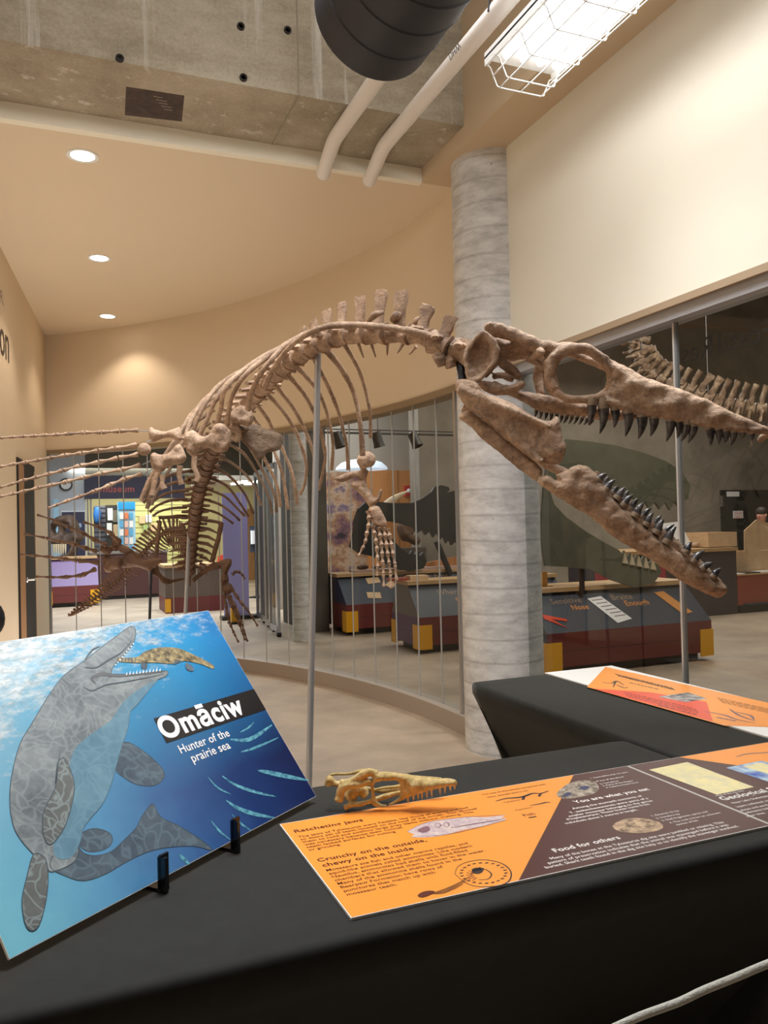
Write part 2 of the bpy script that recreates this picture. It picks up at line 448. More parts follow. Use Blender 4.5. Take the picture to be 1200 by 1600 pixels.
mb.tube([q+Vector((0.0, 0, 1.05)), q+Vector((0.012, 0, 1.05))], 0.028, 12)
mk('door_handle', mb, ALU, door, label='silver lever handle', smooth=40)
# curved wall above the glass
def arc_band(a0, a1, z0, z1, t0, t1, n=48, mi=0, mb=None):
    mb = mb or MB(); rings = []
    for i in range(n+1):
        a = a0+(a1-a0)*i/n
        rings.append([arc(a, z0, AR+t0), arc(a, z0, AR+t1), arc(a, z1, AR+t1), arc(a, z1, AR+t0)])
    return mb.loft(rings, mi)
struct('wall_back', arc_band(A0, A1, ZG+0.05, 5.0, 0, 0.16), TAN, smooth=35)
struct('trim_1', arc_band(A0, A1, ZG, ZG+0.05, -0.02, 0.14), mat('head_trim', srgb(150, 130, 104), 0.5, metal=0.2), smooth=35)
struct('baseboard_back', arc_band(A0, A1, 0, 0.13, -0.05, 0.10), KERB, smooth=35)
px_joints = [77, 116, 155, 193, 231, 268, 305, 341, 376, 411, 446, 480, 514, 547, 580, 614, 648, 683, 716]
js = [arc_px(p) for p in px_joints]
for i in range(len(js)-1):
    a0, a1 = js[i], js[i+1]; mb = MB()
    q = [arc(a0, 0.13, AR+0.02), arc(a1, 0.13, AR+0.02), arc(a1, ZG, AR+0.02), arc(a0, ZG, AR+0.02)]
    mb.add(q, [(0, 1, 2, 3)])
    pane = struct('window_%d' % (i+1), mb, GLASS)
    mb = MB(); a = a1 if i < len(js)-2 else a1-0.004
    r_ = 0.0035
    mb.box(-r_, r_, -0.005, 0.005, 0.13, ZG, M=Matrix.Translation(arc(a0, 0, AR+0.016)) @ Matrix.Rotation(a0-math.pi/2, 4, 'Z'))
    mk('mullion', mb, MULL, pane)
mb = MB(); mb.box(-0.03, 0.03, -0.03, 0.03, 0.13, ZG, M=Matrix.Translation(arc(js[0]+0.004, 0, AR+0.0)) @ Matrix.Rotation(js[0]-math.pi/2, 4, 'Z'))
struct('trim_2', mb, ALU)
mb = MB(); mb.box(-0.014, 0.014, -0.02, 0.02, 0.13, ZG, M=Matrix.Translation(arc(js[-1]-0.003, 0, AR+0.0)) @ Matrix.Rotation(js[-1]-math.pi/2, 4, 'Z'))
struct('trim_3', mb, ALU)
# dropped ceiling, fascia strip, beam, slab above
pts = [Vector((-1.2, 5.06, ZC)), Vector((2.70, 5.06, ZC))]+[arc(A0+(A1-A0)*i/40, ZC, AR+0.1) for i in range(41)]
pts.append(Vector((-1.2, 10.7, ZC)))
struct('ceiling', MB().prism(pts, Vector((0, 0, 0.04))), TAN)
mb = MB(); mb.box(-1.3, 2.41, 5.05, 5.11, ZC-0.001, ZC+0.10)
struct('trim_4', mb, mat('fascia_paint', srgb(246, 240, 222), 0.7))
mb = MB(); mb.box(-1.5, 2.41, 4.42, 5.6, 4.0, 5.4)
struct('concrete_beam', mb, MATS['beam_concrete'])
mb = MB(); mb.box(-2.0, 2.41, -1.4, 4.42, 5.2, 5.4)
struct('ceiling_slab', mb, DARKC)
mb = MB(); mb.box(2.41, 2.72, -1.4, 5.06, ZC, 5.4)
struct('bulkhead', mb, BULK)
# patch of dark mortar, tie holes and the vertical form joint on the beam
DP = mat('dark_mortar', srgb(66, 54, 50), 0.9, col2=srgb(84, 70, 64), scale=14)
mb = MB(); c4 = [PZ(197, 136, 3.998), PZ(288, 150, 3.998), PZ(284, 190, 3.998), PZ(195, 180, 3.998)]
mb.prism(c4, Vector((0, 0, 0.004)))
for k in range(5):
    q = PZ(240+k*4, 150+k*5, 3.9975); mb.box(q.x, q.x+0.05+0.01*(k % 2), q.y, q.y+0.006, 3.9965, 3.998, 1)
mk('mortar_patch', mb, [DP, mat('chalk', srgb(150, 138, 128), 0.9)], None, 'dark brown mortar patch with chalk scribbles on the concrete beam', 'patch')
HOLE = mat('tie_hole_shade', srgb(48, 44, 40), 0.9)  # dark colour stands for the shade inside the tie holes
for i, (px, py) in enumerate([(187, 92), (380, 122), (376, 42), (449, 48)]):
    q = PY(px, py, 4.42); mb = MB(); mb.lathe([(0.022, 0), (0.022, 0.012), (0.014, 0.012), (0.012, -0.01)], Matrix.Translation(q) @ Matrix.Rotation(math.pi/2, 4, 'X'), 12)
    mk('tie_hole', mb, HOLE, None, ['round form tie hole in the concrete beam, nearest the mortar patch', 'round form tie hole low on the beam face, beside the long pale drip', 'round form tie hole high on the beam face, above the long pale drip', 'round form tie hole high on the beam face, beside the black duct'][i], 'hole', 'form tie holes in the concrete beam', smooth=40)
mb = MB(); q = PY(465, 60, 4.42); mb.box(q.x-0.004, q.x+0.004, 4.415, 4.42, 4.0, 5.2); mb.box(q.x-0.004, q.x+0.004, 4.42, 5.05, 3.996, 4.0)
mk('form_joint', mb, mat('joint_line', srgb(150, 140, 122), 0.9), None, kind='structure')
# right wall above and below its window
WX = 2.70
mb = MB(); mb.box(WX, WX+0.16, -0.5, 4.75, 2.53, 5.4)
struct('wall_right', mb, CREAM)
mb = MB(); mb.box(WX-0.015, WX+0.16, -0.5, 4.75, 2.495, 2.53)
struct('trim_5', mb, mat('beige_trim', srgb(168, 146, 120), 0.6))
mb = MB(); mb.box(WX+0.01, WX+0.12, -0.5, 4.75, 2.44, 2.495)
struct('trim_6', mb, mat('grey_head_frame', srgb(176, 178, 184), 0.4, metal=0.4))
mb = MB(); mb.box(WX, WX+0.14, -0.5, 4.75, 0, 0.13)
struct('baseboard_right', mb, KERB)
ym = PX(1063, 780, WX+0.07).y
for i, (y0, y1) in enumerate(((ym, 4.75), (-0.5, ym))):
    mb = MB(); mb.add([(WX+0.07, y0, 0.13), (WX+0.07, y1, 0.13), (WX+0.07, y1, 2.44), (WX+0.07, y0, 2.44)], [(0, 1, 2, 3)])
    pane = struct('window_%d' % (19+i), mb, GLASS)
    if i == 0:
        mb = MB(); mb.box(WX+0.055, WX+0.085, ym-0.006, ym+0.006, 0.13, 2.44); mk('mullion', mb, MULL, pane)
# the round column between the two glass walls
mb = MB(); mb.lathe([(0.265, 0), (0.265, 4.0), (0.265, ZC+0.02)], Matrix.Translation((2.735, 4.66, 0)), 64)
struct('concrete_column', mb, MATS['column_concrete'], smooth=40)

# ------------------------------------------------------------------ overhead services
# black round duct: far end faces the beam
dc, dr, dz = Vector((1.60, 0, 4.28)), 0.30, 0
mb = MB(); prof = []
y_end = 3.05
c0 = PY(585, 28, y_end); dr = 98/F_PX*(c0-EYEP).dot(FW)
y = y_end; M_ = Matrix.Translation((c0.x, 0, c0.z)) @ Matrix.Rotation(-math.pi/2, 4, 'X')
prof = [(dr*0.05, y_end-0.012), (dr*0.9, y_end-0.012), (dr, y_end)]
k = 0; y = y_end
while y > -0.4:
    y2 = y-0.17
    prof += [(dr, y2+0.012), (dr*1.02, y2+0.006), (dr, y2)]
    y = y2
prof += [(dr*0.9, y)]
mb.lathe([(r, yy) for r, yy in prof], M_, 48)
duct = thing('round_duct', 'large black round ventilation duct with ribbed seams under the slab', 'duct', (c0.x, y_end, c0.z))
mk('duct_shell', mb, DUCTM, duct, smooth=35)
for yy in (2.2, 0.6):
    for s_ in (-1, 1):
        mb = MB(); mb.box(c0.x+s_*dr-0.01, c0.x+s_*dr+0.01, yy-0.015, yy+0.015, c0.z, 5.2); mk('duct_hanger', mb, BLACKM, duct)
# two white wrapped pipes that dip into the fascia
def pipe(x, yb, label, lettering=False):
    t = thing('white_pipe', label, 'pipe', (x, 5.0, 3.9), 'white wrapped pipes along the ceiling')
    path = [Vector((x, -0.4, 3.94)), Vector((x, yb-0.1, 3.94)), Vector((x, yb-0.03, 3.938)), Vector((x+0.003, yb+0.03, 3.932)), Vector((x+0.01, yb+0.1, 3.92)), Vector((x+0.03, 5.07, 3.86))]
    mb = MB(); mb.tube(path, 0.046, 20); mk('pipe_run', mb, PIPEM, t, smooth=50)
    if lettering:
        q = PX(716, 102, x-0.03); mb = MB()
        cz = 3.94; aa = math.radians(200)
        n_ = Vector((math.cos(aa), 0, math.sin(aa))); up = Vector((-n_.z, 0, n_.x))
        ux = Vector((0, -1, 0)); q0 = Vector((x, q.y+0.06, cz))+n_*0.0475
        text(mb, 'DHW', q0-up*0.03, ux, up if up.cross(ux).dot(n_) < 0 else up, 0, width=0.12)
        mk('pipe_lettering', mb, BLACKM, t, label='black letters DHW')
        for hy in (q.y-0.35,):
            mb = MB(); mb.box(x-0.006, x+0.006, hy-0.006, hy+0.006, 3.99, 5.2); mb.tube([Vector((x-0.05, hy, 3.93)), Vector((x-0.04, hy, 3.985)), Vector((x, hy, 4.02)), Vector((x+0.04, hy, 3.985)), Vector((x+0.05, hy, 3.93))], 0.006, 6)
            mk('pipe_hanger', mb, BLACKM, t)
    return t
pipe(1.655, 4.74, 'white wrapped pipe emerging from under the black round duct')
pipe(1.985, 4.72, 'white wrapped pipe marked DHW, beside the caged lamp', True)
# recessed downlights in the tan ceiling
dl = [(129, 243), (155, 403), (168, 494)]
dl_l = ['lit recessed downlight nearest the concrete beam', 'lit recessed downlight in the middle of the row of three', 'lit recessed downlight nearest the far corner of the room']
for (px, py), lb in zip(dl, dl_l):
    c = PZ(px, py, ZC); t = thing('recessed_downlight', lb, 'light', tuple(c), 'recessed downlights in the tan ceiling')
    mb = MB(); mb.lathe([(0.075, 0.0), (0.075, -0.004), (0.098, -0.006), (0.10, 0.0)], Matrix.Translation(c), 32); mk('trim_ring', mb, WHITEM, t, smooth=40)
    mb = MB(); mb.lathe([(0.0005, -0.003), (0.04, -0.004), (0.074, -0.002), (0.074, 0.0)], Matrix.Translation(c), 24); mk('lamp_lens', mb, LAMP, t, smooth=40)
    spot('downlight_lamp', (c.x, c.y, ZC-0.03), (c.x, c.y, 0), 46 if py < 450 else 31, (1.0, 0.84, 0.66), 116, 0.5, 0.06)
# caged fluorescent fixture
fx0, fx1, fy0, fy1, fz = 1.862, 2.236, 1.95, 3.20, 3.62
t = thing('caged_lamp', 'bright fluorescent ceiling lamp in a white wire cage', 'light', ((fx0+fx1)/2, (fy0+fy1)/2, fz))
mb = MB(); mb.box(fx0, fx1, fy0, fy1, fz+0.02, fz+0.05); mb.box(fx0, fx0+0.012, fy0, fy1, fz-0.012, fz+0.03); mb.box(fx1-0.012, fx1, fy0, fy1, fz-0.012, fz+0.03)
mb.box(fx0+0.12, fx1-0.12, fy0, fy1, fz+0.05, fz+0.10)
mk('housing', mb, WHITEM, t)
for k in range(4):
    x = fx0+0.055+k*(fx1-fx0-0.11)/3; mb = MB(); mb.tube([Vector((x, fy0+0.03, fz-0.004)), Vector((x, fy1-0.10, fz-0.004))], 0.019, 14)
    mk('lamp_tube', mb, TUBEG, t, smooth=60)
mb = MB(); ly = [fy1-0.005, fy1-0.09]; yy = fy1-0.28
while yy > fy0: ly.append(yy); yy -= 0.19
for y in ly:
    mb.tube([Vector((fx0, y, fz)), Vector((fx0+0.025, y, fz-0.015)), Vector((fx0+0.06, y, fz-0.095)), Vector((fx0+0.075, y, fz-0.10)), Vector((fx1-0.075, y, fz-0.10)), Vector((fx1-0.06, y, fz-0.095)), Vector((fx1-0.025, y, fz-0.015)), Vector((fx1, y, fz))], 0.004, 6)
for x, z in ((fx0+0.04, fz-0.05), (fx0+0.075, fz-0.10), ((fx0+fx1)/2, fz-0.10), (fx1-0.075, fz-0.10), (fx1-0.04, fz-0.05)):
    mb.tube([Vector((x, fy1-0.005, z)), Vector((x, fy0, z))], 0.003, 6)
_a = area('caged_lamp_light', ((fx0+fx1)/2, (fy0+fy1)/2, fz-0.03), ((fx0+fx1)/2, (fy0+fy1)/2+0.0001, 0), 0.33, 1.15, 17, (0.96, 0.98, 1.0)); _a.data.spread = math.radians(100)
mk('wire_cage', mb, WHITEM, t, smooth=60)
for y in (fy1-0.42, fy0+0.3):
    mb = MB(); mb.box((fx0+fx1)/2-0.016, (fx0+fx1)/2+0.016, y-0.016, y+0.016, fz+0.09, 5.2); mk('hanger', mb, BLACKM, t)
# lettering on the left wall
mb = MB(); q = lw(7.55, 0.004)
dirw = (lw(8)-lw(7)).normalized()
text(mb, 'tion', Vector((lw(6.95).x+0.004, 6.95, 2.99)), dirw, (0, 0, 1), 0, width=0.74)
mk('wall_lettering', mb, BLACKP, None, 'large dark lettering ending in ion, high on the tan left wall', 'lettering'); mb = MB()
text(mb, 'F.i.', Vector((lw(7.3).x+0.004, 7.3, 3.43)), dirw, (0, 0, 1), 0, size=0.14)
mk('wall_lettering', mb, BLACKP, None, 'small dark lettering topmost on the tan left wall', 'lettering')
# ------------------------------------------------------------------ covered tables
CLOTH = mat('black_stretch_fabric', srgb(29, 30, 28), 0.8, spec=0.2, col2=srgb(35, 36, 33), scale=20, bump=0.05, bscale=600)
CLOTH.node_tree.nodes['Principled BSDF'].inputs['Sheen Weight'].default_value = 0.15
TZ = 0.75
def covered_table(x0, x1, y0, y1, label):
    """stretch cover: flat top, rounded edge, skirts pulled in between the legs"""
    mb = MB(); r = 0.035; per = []
    def side(ax, ay, bx, by, n):
        for i in range(n): per.append((ax+(bx-ax)*i/n, ay+(by-ay)*i/n, i/n))
    side(x0, y0, x1, y0, 40); side(x1, y0, x1, y1, 24); side(x1, y1, x0, y1, 40); side(x0, y1, x0, y0, 24)
    cx, cy = (x0+x1)/2, (y0+y1)/2
    def ring(z, inset, conc, lift=0.0):
        out = []
        for x, y, s in per:
            dx = min(x-x0, x1-x); dy = min(y-y0, y1-y)
            px = min(max(x, x0+inset), x1-inset); py = min(max(y, y0+inset), y1-inset)
            c = math.sin(math.pi*s)**0.8*conc if 0 < s < 1 else 0.0
            if abs(y-y0) < 1e-6 or abs(y-y1) < 1e-6: py += c if y < cy else -c
            else: px += c if x < cx else -c
            # round the plan corners
            k = 0.03
            ex = max(0, k-(px-(x0+inset))) if px < cx else max(0, k-((x1-inset)-px))
            ey = max(0, k-(py-(y0+inset))) if py < cy else max(0, k-((y1-inset)-py))
            if ex > 0 and ey > 0:
                d = math.hypot(ex, ey)
                if d > k:
                    px += (ex-ex*k/d)*(1 if px < cx else -1); py += (ey-ey*k/d)*(1 if py < cy else -1)
            out.append(Vector((px, py, z+lift*math.sin(math.pi*s)**0.7 if 0 < s < 1 else z)))
        return out
    rings = [ring(TZ, 0.30, 0), ring(TZ, 0.10, 0), ring(TZ, 0.020, 0), ring(TZ-0.002, 0.008, 0), ring(TZ-0.008, 0.002, 0), ring(TZ-0.018, 0.0, 0), ring(TZ-0.05, 0.001, 0.002)]
    for i in range(1, 17):
        t = i/16.0
        rings.append(ring(TZ-0.05-t*(TZ-0.05), 0.15*(1-(1-t)**1.8), 0.16*t**0.8, 0.28*t**2))
    mb.loft(rings, 0, cap=False)
    mb.f.append(list(range(len(per)-1, -1, -1))); mb.m.append(0)
    return mk('covered_table', mb, CLOTH, None, label, 'table', smooth=180)
covered_table(-0.17, 1.775, 1.385, 2.24, 'long table under a black stretch cover holding the blue board and orange panel')
covered_table(1.785, 2.615, 1.47, 3.36, 'table under a black stretch cover running along the right glass wall')

# ------------------------------------------------------------------ information panels lying on the tables
WH = mat('white_print', srgb(238, 236, 232), 0.35); OR = mat('orange_print', srgb(244, 152, 58), 0.35); MR = mat('maroon_print', srgb(72, 28, 24), 0.35)
MTX = mat('maroon_ink', srgb(92, 34, 18), 0.4); RED = mat('red_print', srgb(226, 74, 40), 0.35); BLK = mat('dark_ink', srgb(46, 34, 36), 0.4)
CREAMP = mat('map_print', srgb(236, 222, 160), 0.4, col2=srgb(214, 206, 170), scale=26, detail=3); BLUEP = mat('blue_map_print', srgb(44, 84, 176), 0.4, col2=srgb(190, 214, 220), scale=16, detail=2)
ROCKP = mat('rock_photo', srgb(70, 60, 54), 0.4, col2=srgb(190, 176, 156), scale=45, detail=5); ROCKP2 = mat('brown_rock_photo', srgb(92, 68, 52), 0.4, col2=srgb(206, 176, 140), scale=45, detail=5)
BLUEROCK = mat('blue_inclusion_photo', srgb(52, 56, 92), 0.4); BONEP = mat('bone_drawing', srgb(214, 196, 186), 0.4, col2=srgb(180, 160, 168), scale=60)
PHOTO = mat('dig_photo', srgb(60, 52, 50), 0.4, col2=srgb(196, 190, 186), scale=28, detail=4); GREYI = mat('grey_ink', srgb(128, 96, 104), 0.4)
PZT = TZ+0.006
def tp(px, py, l=0): q = PZ(px, py, PZT); return Vector((q.x, q.y, PZT+l))
def poly_px(mb, pts, mi, l, sm=0):
    q = [tp(x, y, l) for x, y in pts]
    if sm: q = crom(q, sm, True)
    mb.add(q, [tuple(range(len(q)))], mi)
def line_px(mb, pts, w_, mi, l, smn=4):
    """inked stroke of tapering width on the table panel"""
    q = crom([tp(x, y, l) for x, y in pts], smn) if len(pts) > 2 else [tp(x, y, l) for x, y in pts]
    n = len(q); L, R_ = [], []
    for i in range(n):
        t = (q[min(i+1, n-1)]-q[max(i-1, 0)]).normalized(); s_ = Vector((-t.y, t.x, 0))
        ww = w_*(0.35+0.65*math.sin(math.pi*min(max(i/(n-1), 0.02), 0.98))) if n > 2 else w_
        L.append(q[i]+s_*ww/2); R_.append(q[i]-s_*ww/2)
    mb.loft([[a, b_] for a, b_ in zip(L, R_)], mi, cap=False, closed=False)
def tlines(mb, lines, mi, first_end, l=0.0006, bold=0.0, size=None, ux=(1, 0, 0), uy=(0, 1, 0)):
    """lines = [(px, py, text)]; the first line runs to first_end"""
    for px, py, s_ in lines:
        a = tp(px, py)
        if size is None: size = text(mb, s_, a, ux, uy, mi, width=(tp(*first_end)-a).dot(Vector(ux)), bold=bold, lift=l)
        else: text(mb, s_, a, ux, uy, mi, size=size, bold=bold, lift=l)
    return size
def spread(p0, p1, lines):
    n = len(lines)-1
    a, b_ = tp(*p0), tp(*p1); out = []
    for i, s_ in enumerate(lines):
        q = a+(b_-a)*(i/max(n, 1)); out.append((q, s_))
    return out
def para(mb, p0, p1, endp, lines, mi, bold=0.0, size=None):
    for q, s_ in spread(p0, p1, lines):
        bold = bold or 0.006
        if size is None: size = text(mb, s_, q, (1, 0, 0), (0, 1, 0), mi, width=tp(*endp).x-q.x, bold=bold, lift=0.0006)
        else: text(mb, s_, q, (1, 0, 0), (0, 1, 0), mi, size=size, bold=bold, lift=0.0006)
    return size

def panel_slab(mb, x0, x1, y0, y1): mb.box(x0, x1, y0, y1, TZ+0.0005, PZT, 0)
PMATS = [WH, OR, MR, MTX, BLK, ROCKP, ROCKP2, BONEP, GREYI, BLUEROCK, CREAMP, BLUEP, RED, PHOTO]
# first panel: orange and maroon
X0, X1, Y0, Y1 = 0.503, 1.576, 1.447, 1.975
mb = MB(); panel_slab(mb, X0, X1, Y0, Y1)
e_ = 0.002; z1 = PZT+0.0002
mb.add([(X0+e_, Y0+e_, z1), (0.873, Y0+e_, z1), (1.383, Y1-e_, z1), (X0+e_, Y1-e_, z1)], [(0, 1, 2, 3)], 1)
mb.add([(0.873, Y0+e_, z1), (X1-e_, Y0+e_, z1), (X1-e_, Y1-e_, z1), (1.383, Y1-e_, z1)], [(0, 1, 2, 3)], 2)
para(mb, (461.4, 1301.5), (461.4, 1301.5), (567.7, 1282.5), ['Ratcheting jaws'], 3, bold=0.02)
sz = para(mb, (467, 1309.5), (483, 1330), (728, 1260), ['The jaws of Tylosaurus were flexible, like those of snakes and had', 'an extra set of teeth located on the roof of the mouth. This allowed', 'them to hold and swallow large prey items without chewing. This', 'was necessary because their conical', 'teeth lacked surfaces for cutting', 'or grinding.'], 3)
para(mb, (497.7, 1347), (505, 1355), (666.8, 1314), ['Crunchy on the outside,', 'chewy on the inside'], 3, bold=0.02)
para(mb, (511, 1362), (543, 1400), (730.7, 1318), ['Mosasaurs ate fish and other marine reptiles, and', 'squid-like animals called ammonites. Like modern', 'Nautilus, ammonites had shells with fluid-filled', 'chambers that allowed them to hover in the water.', 'Many of the ammonite shells found in the', 'Bearpaw Formation have rows of', 'punctures that match up with', 'mosasaur teeth.'], 3)
para(mb, (754, 1243), (762, 1247), (853, 1226), ['The size of this animal compared with', 'other animals that it ate.'], 3)
para(mb, (788, 1255), (788, 1255), (813, 1250), ['Tylosaurus'], 3); para(mb, (806, 1267), (806, 1267), (832, 1262), ['Plioplatecarpus'], 3); para(mb, (820, 1276), (820, 1276), (836, 1272), ['Fish'], 3)
# animal silhouettes, skull cross drawing, ammonite drawing
line_px(mb, [(775, 1252), (790, 1248), (803, 1247), (818, 1245), (832, 1240), (845, 1240), (857, 1236)], 0.009, 4, 0.0007); line_px(mb, [(819, 1244), (817, 1250)], 0.008, 4, 0.0007); line_px(mb, [(845, 1240), (842, 1245)], 0.007, 4, 0.0007)
line_px(mb, [(828, 1259), (845, 1256), (853, 1254), (860, 1254)], 0.006, 4, 0.0007); line_px(mb, [(826, 1278), (838, 1276)], 0.005, 4, 0.0007)
poly_px(mb, [(636, 1300), (648, 1293), (668, 1285), (700, 1280), (730, 1277), (760, 1277), (790, 1274), (783, 1278), (792, 1281), (760, 1290), (725, 1297), (690, 1306), (660, 1309), (642, 1308), (648, 1304)], 7, 0.0006, 2)
line_px(mb, [(636, 1300), (668, 1285), (730, 1277), (790, 1274)], 0.0025, 8, 0.0008); line_px(mb, [(642, 1308), (700, 1304), (760, 1290), (792, 1281)], 0.0025, 8, 0.0008)
line_px(mb, [(704, 1294), (740, 1288), (788, 1280)], 0.006, 8, 0.0009); poly_px(mb, [(652, 1297), (668, 1291), (672, 1298), (660, 1302)], 8, 0.0009, 2)
for cx_, cy_ in ((684, 1290), (697, 1289)): line_px(mb, [(cx_-5, cy_), (cx_, cy_-4), (cx_+5, cy_), (cx_, cy_+4), (cx_-5, cy_)], 0.003, 8, 0.0009)
ring_ = [(711, 1366), (716, 1354), (735, 1346), (760, 1344), (785, 1350), (798, 1362), (796, 1376), (780, 1384), (750, 1386), (728, 1380)]
line_px(mb, ring_+[ring_[0]], 0.003, 4, 0.0007)
line_px(mb, [(735, 1368), (742, 1360), (756, 1358), (768, 1366), (762, 1374), (748, 1375)], 0.003, 4, 0.0007)
poly_px(mb, [(738, 1358), (746, 1356), (756, 1357), (753, 1364), (744, 1366), (738, 1363)], 4, 0.0007, 2)
random.seed(3)
for k in range(22):
    a = 2*math.pi*k/22; line_px(mb, [(755+35*math.cos(a)-2, 1365+16*math.sin(a)), (755+35*math.cos(a)+3, 1365+16*math.sin(a)-1)], 0.004, 4, 0.0007)
for k in range(9):
    a = 2.2+k*0.3; line_px(mb, [(752+12*math.cos(a), 1367+6*math.sin(a)), (752+24*math.cos(a), 1367+12*math.sin(a))], 0.0015, 4, 0.0007)
for k in range(6):
    line_px(mb, [(738-k*3, 1368+k*3), (714-k*1.5, 1381+k*2), (690, 1391+k*1.2), (672, 1397)], 0.0012, 4, 0.0007)
poly_px(mb, [(652, 1400), (660, 1394), (673, 1392), (680, 1394), (672, 1399), (660, 1403)], 3, 0.0007, 2)
# maroon half
s1 = para(mb, (900, 1255.5), (900, 1255.5), (1013, 1233), ['You are what you eat'], 0, bold=0.02)
bz = None
for (x, y, s_), en in zip([(896, 1265, 'Among the stomach contents of'), (892, 1271.5, 'T. saskatchewanensis were parts of a'), (890, 1277, 'smaller mosasaur belonging to the genus'), (888, 1282, 'Plioplatecarpus. These bones come from'), (885, 1288, 'individuals about 3 metres in length.')], [(1001, 1243)]*5):
    a = tp(x, y)
    bz = text(mb, s_, a, (1, 0, 0), (0, 1, 0), 0, **({'width': tp(*en).x-a.x} if bz is None else {'size': bz*0.97}), bold=0.01, lift=0.0006)
cz = None
for x, y, s_ in [(924, 1217, '1. Gastroliths that are part'), (932, 1222, 'of one of the above'), (939, 1226, '2. Vertebrae'), (943, 1229, '3. Parts of the flipper'), (948, 1232, '4. Indeterminate bone'), (1020, 1276, '1. Gnawed rib tip'), (1027, 1280, '2. Vertebra tip'), (1036, 1283.5, '3. Shell fragments, spines and'), (1048, 1287, '4. The rock is from an unknown'), (1058, 1290, 'species of fish')]:
    a = tp(x, y); cz = text(mb, s_, a, (1, 0, 0), (0, 1, 0), 0, **({'width': tp(977, 1205).x-a.x} if cz is None else {'size': cz}), lift=0.0006)
para(mb, (868, 1332), (868, 1332), (968, 1309), ['Food for others'], 0, bold=0.02)
fz_ = None
for x, y, s_ in [(861.7, 1343.5, 'Many of the bones at the Tylosaurus dig site were jumbled or missing. This'), (858, 1350.5, 'pattern of preservation indicates that the animal was scavenged before it was'), (854, 1357.5, 'buried. Shark teeth found in the dig site help us to identify the scavenger involved.')]:
    a = tp(x, y); fz_ = text(mb, s_, a, (1, 0, 0), (0, 1, 0), 0, **({'width': tp(1130, 1285).x-a.x} if fz_ is None else {'size': fz_}), bold=0.01, lift=0.0006)
poly_px(mb, [(869, 1241), (880, 1230), (890, 1224), (912, 1219), (930, 1222), (936, 1232), (928, 1240), (905, 1246), (880, 1248)], 5, 0.0006, 2)
for c_ in ([(880, 1242), (888, 1238), (893, 1241), (885, 1245)], [(905, 1231), (914, 1228), (922, 1231), (912, 1235)]): poly_px(mb, c_, 9, 0.0008, 2)
poly_px(mb, [(957, 1292), (964, 1285), (980, 1279), (1005, 1279), (1030, 1285), (1036, 1294), (1020, 1300), (995, 1302), (970, 1300)], 6, 0.0006, 2)
mk('info_panel', mb, PMATS, None, 'flat orange and maroon panel beside the yellow skull, headed Ratcheting jaws', 'sign')
# second panel along the same table
X0, X1 = 1.580, 2.60
mb = MB(); panel_slab(mb, X0, X1, Y0, Y1)
mb.add([(X0+e_, Y0+e_, z1), (X1-e_, Y0+e_, z1), (X1-e_, Y1-e_, z1), (X0+e_, Y1-e_, z1)], [(0, 1, 2, 3)], 2)
mb.add([(1.776, Y1-e_, z1+0.0003), (1.915, 1.76, z1+0.0003), (2.25, 1.70, z1+0.0003), (X1-e_, Y1-e_, z1+0.0003)], [(0, 1, 2, 3)], 1)
poly_px(mb, [(1014, 1203), (1074, 1191), (1178, 1230), (1120, 1242)], 10, 0.0007)
poly_px(mb, [(1134, 1200), (1190, 1189), (1330, 1226), (1270, 1245)], 11, 0.0009); poly_px(mb, [(1160, 1198), (1190, 1192), (1300, 1222), (1270, 1230)], 10, 0.0011)
line_px(mb, [(1150, 1183), (1170, 1178), (1200, 1176), (1230, 1170)], 0.008, 8, 0.0009)
q0 = tp(1131, 1251); sg = text(mb, 'Geological Setting', q0, (1, 0, 0), (0, 1, 0), 0, width=0.17*1.6, bold=0.02, lift=0.0006)
for x, y, s_ in [(1146, 1256, 'Near Lake Diefenbaker, rock'), (1153, 1262, 'layers collected on tectonic'), (1159, 1267.5, 'plates and sea floor'), (1164, 1272, 'sediments built up'), (1169, 1277, 'over time.')]:
    text(mb, s_, tp(x, y), (1, 0, 0), (0, 1, 0), 0, size=bz*0.97, bold=0.01, lift=0.0006)
for x, y, s_ in [(1121, 1244.5, 'Map of the dig area')]: text(mb, s_, tp(x, y), (1, 0, 0), (0, 1, 0), 0, size=cz, lift=0.0006)
mk('info_panel', mb, PMATS, None, 'flat maroon panel with a pale map, headed Geological Setting', 'sign')
# panel on the right hand table, facing the other way
X0, X1, Y0, Y1 = 2.20, 2.60, 1.98, 3.355
mb = MB(); panel_slab(mb, X0, X1, Y0, Y1)
def pl(pts, mi, l=0.0003): mb.add([tp(x, y, l) for x, y in pts], [tuple(range(len(pts)))], mi)
pl([(946, 1042), (1250, 1109), (1250, 1138), (1132, 1134), (917, 1073.5)], 1, 0.0003)
pl([(926, 1076), (1018, 1082), (1104, 1097), (1114, 1127.5)], 12, 0.0006)
pl([(1028, 1089), (1075, 1082), (1105, 1092), (1072, 1097.5)], 13, 0.0009)
random.seed(11)
def word_rows(p0, p1, rows, dx, dy, th=0.004):
    for r in range(rows):
        a, b_ = tp(p0[0]+dx*r, p0[1]+dy*r, 0.001), tp(p1[0]+dx*r, p1[1]+dy*r, 0.001); t = 0.0; d = b_-a; L = d.length; u = d/L; s_ = Vector((-u.y, u.x, 0))
        while t < L*0.98:
            ln = min(random.uniform(0.008, 0.03), L-t); p_ = a+u*t
            mb.add([p_-s_*th/2, p_+u*ln-s_*th/2, p_+u*ln+s_*th/2, p_+s_*th/2], [(0, 1, 2, 3)], 4); t += ln+0.007
word_rows((961, 1053), (1050, 1075), 5, 1.5, -0.2*0+1.0)
word_rows((984, 1067), (1032, 1078), 1, 0, 0, 0.008)
word_rows((975, 1081.5), (1086, 1107), 5, 1.5, 1.9)
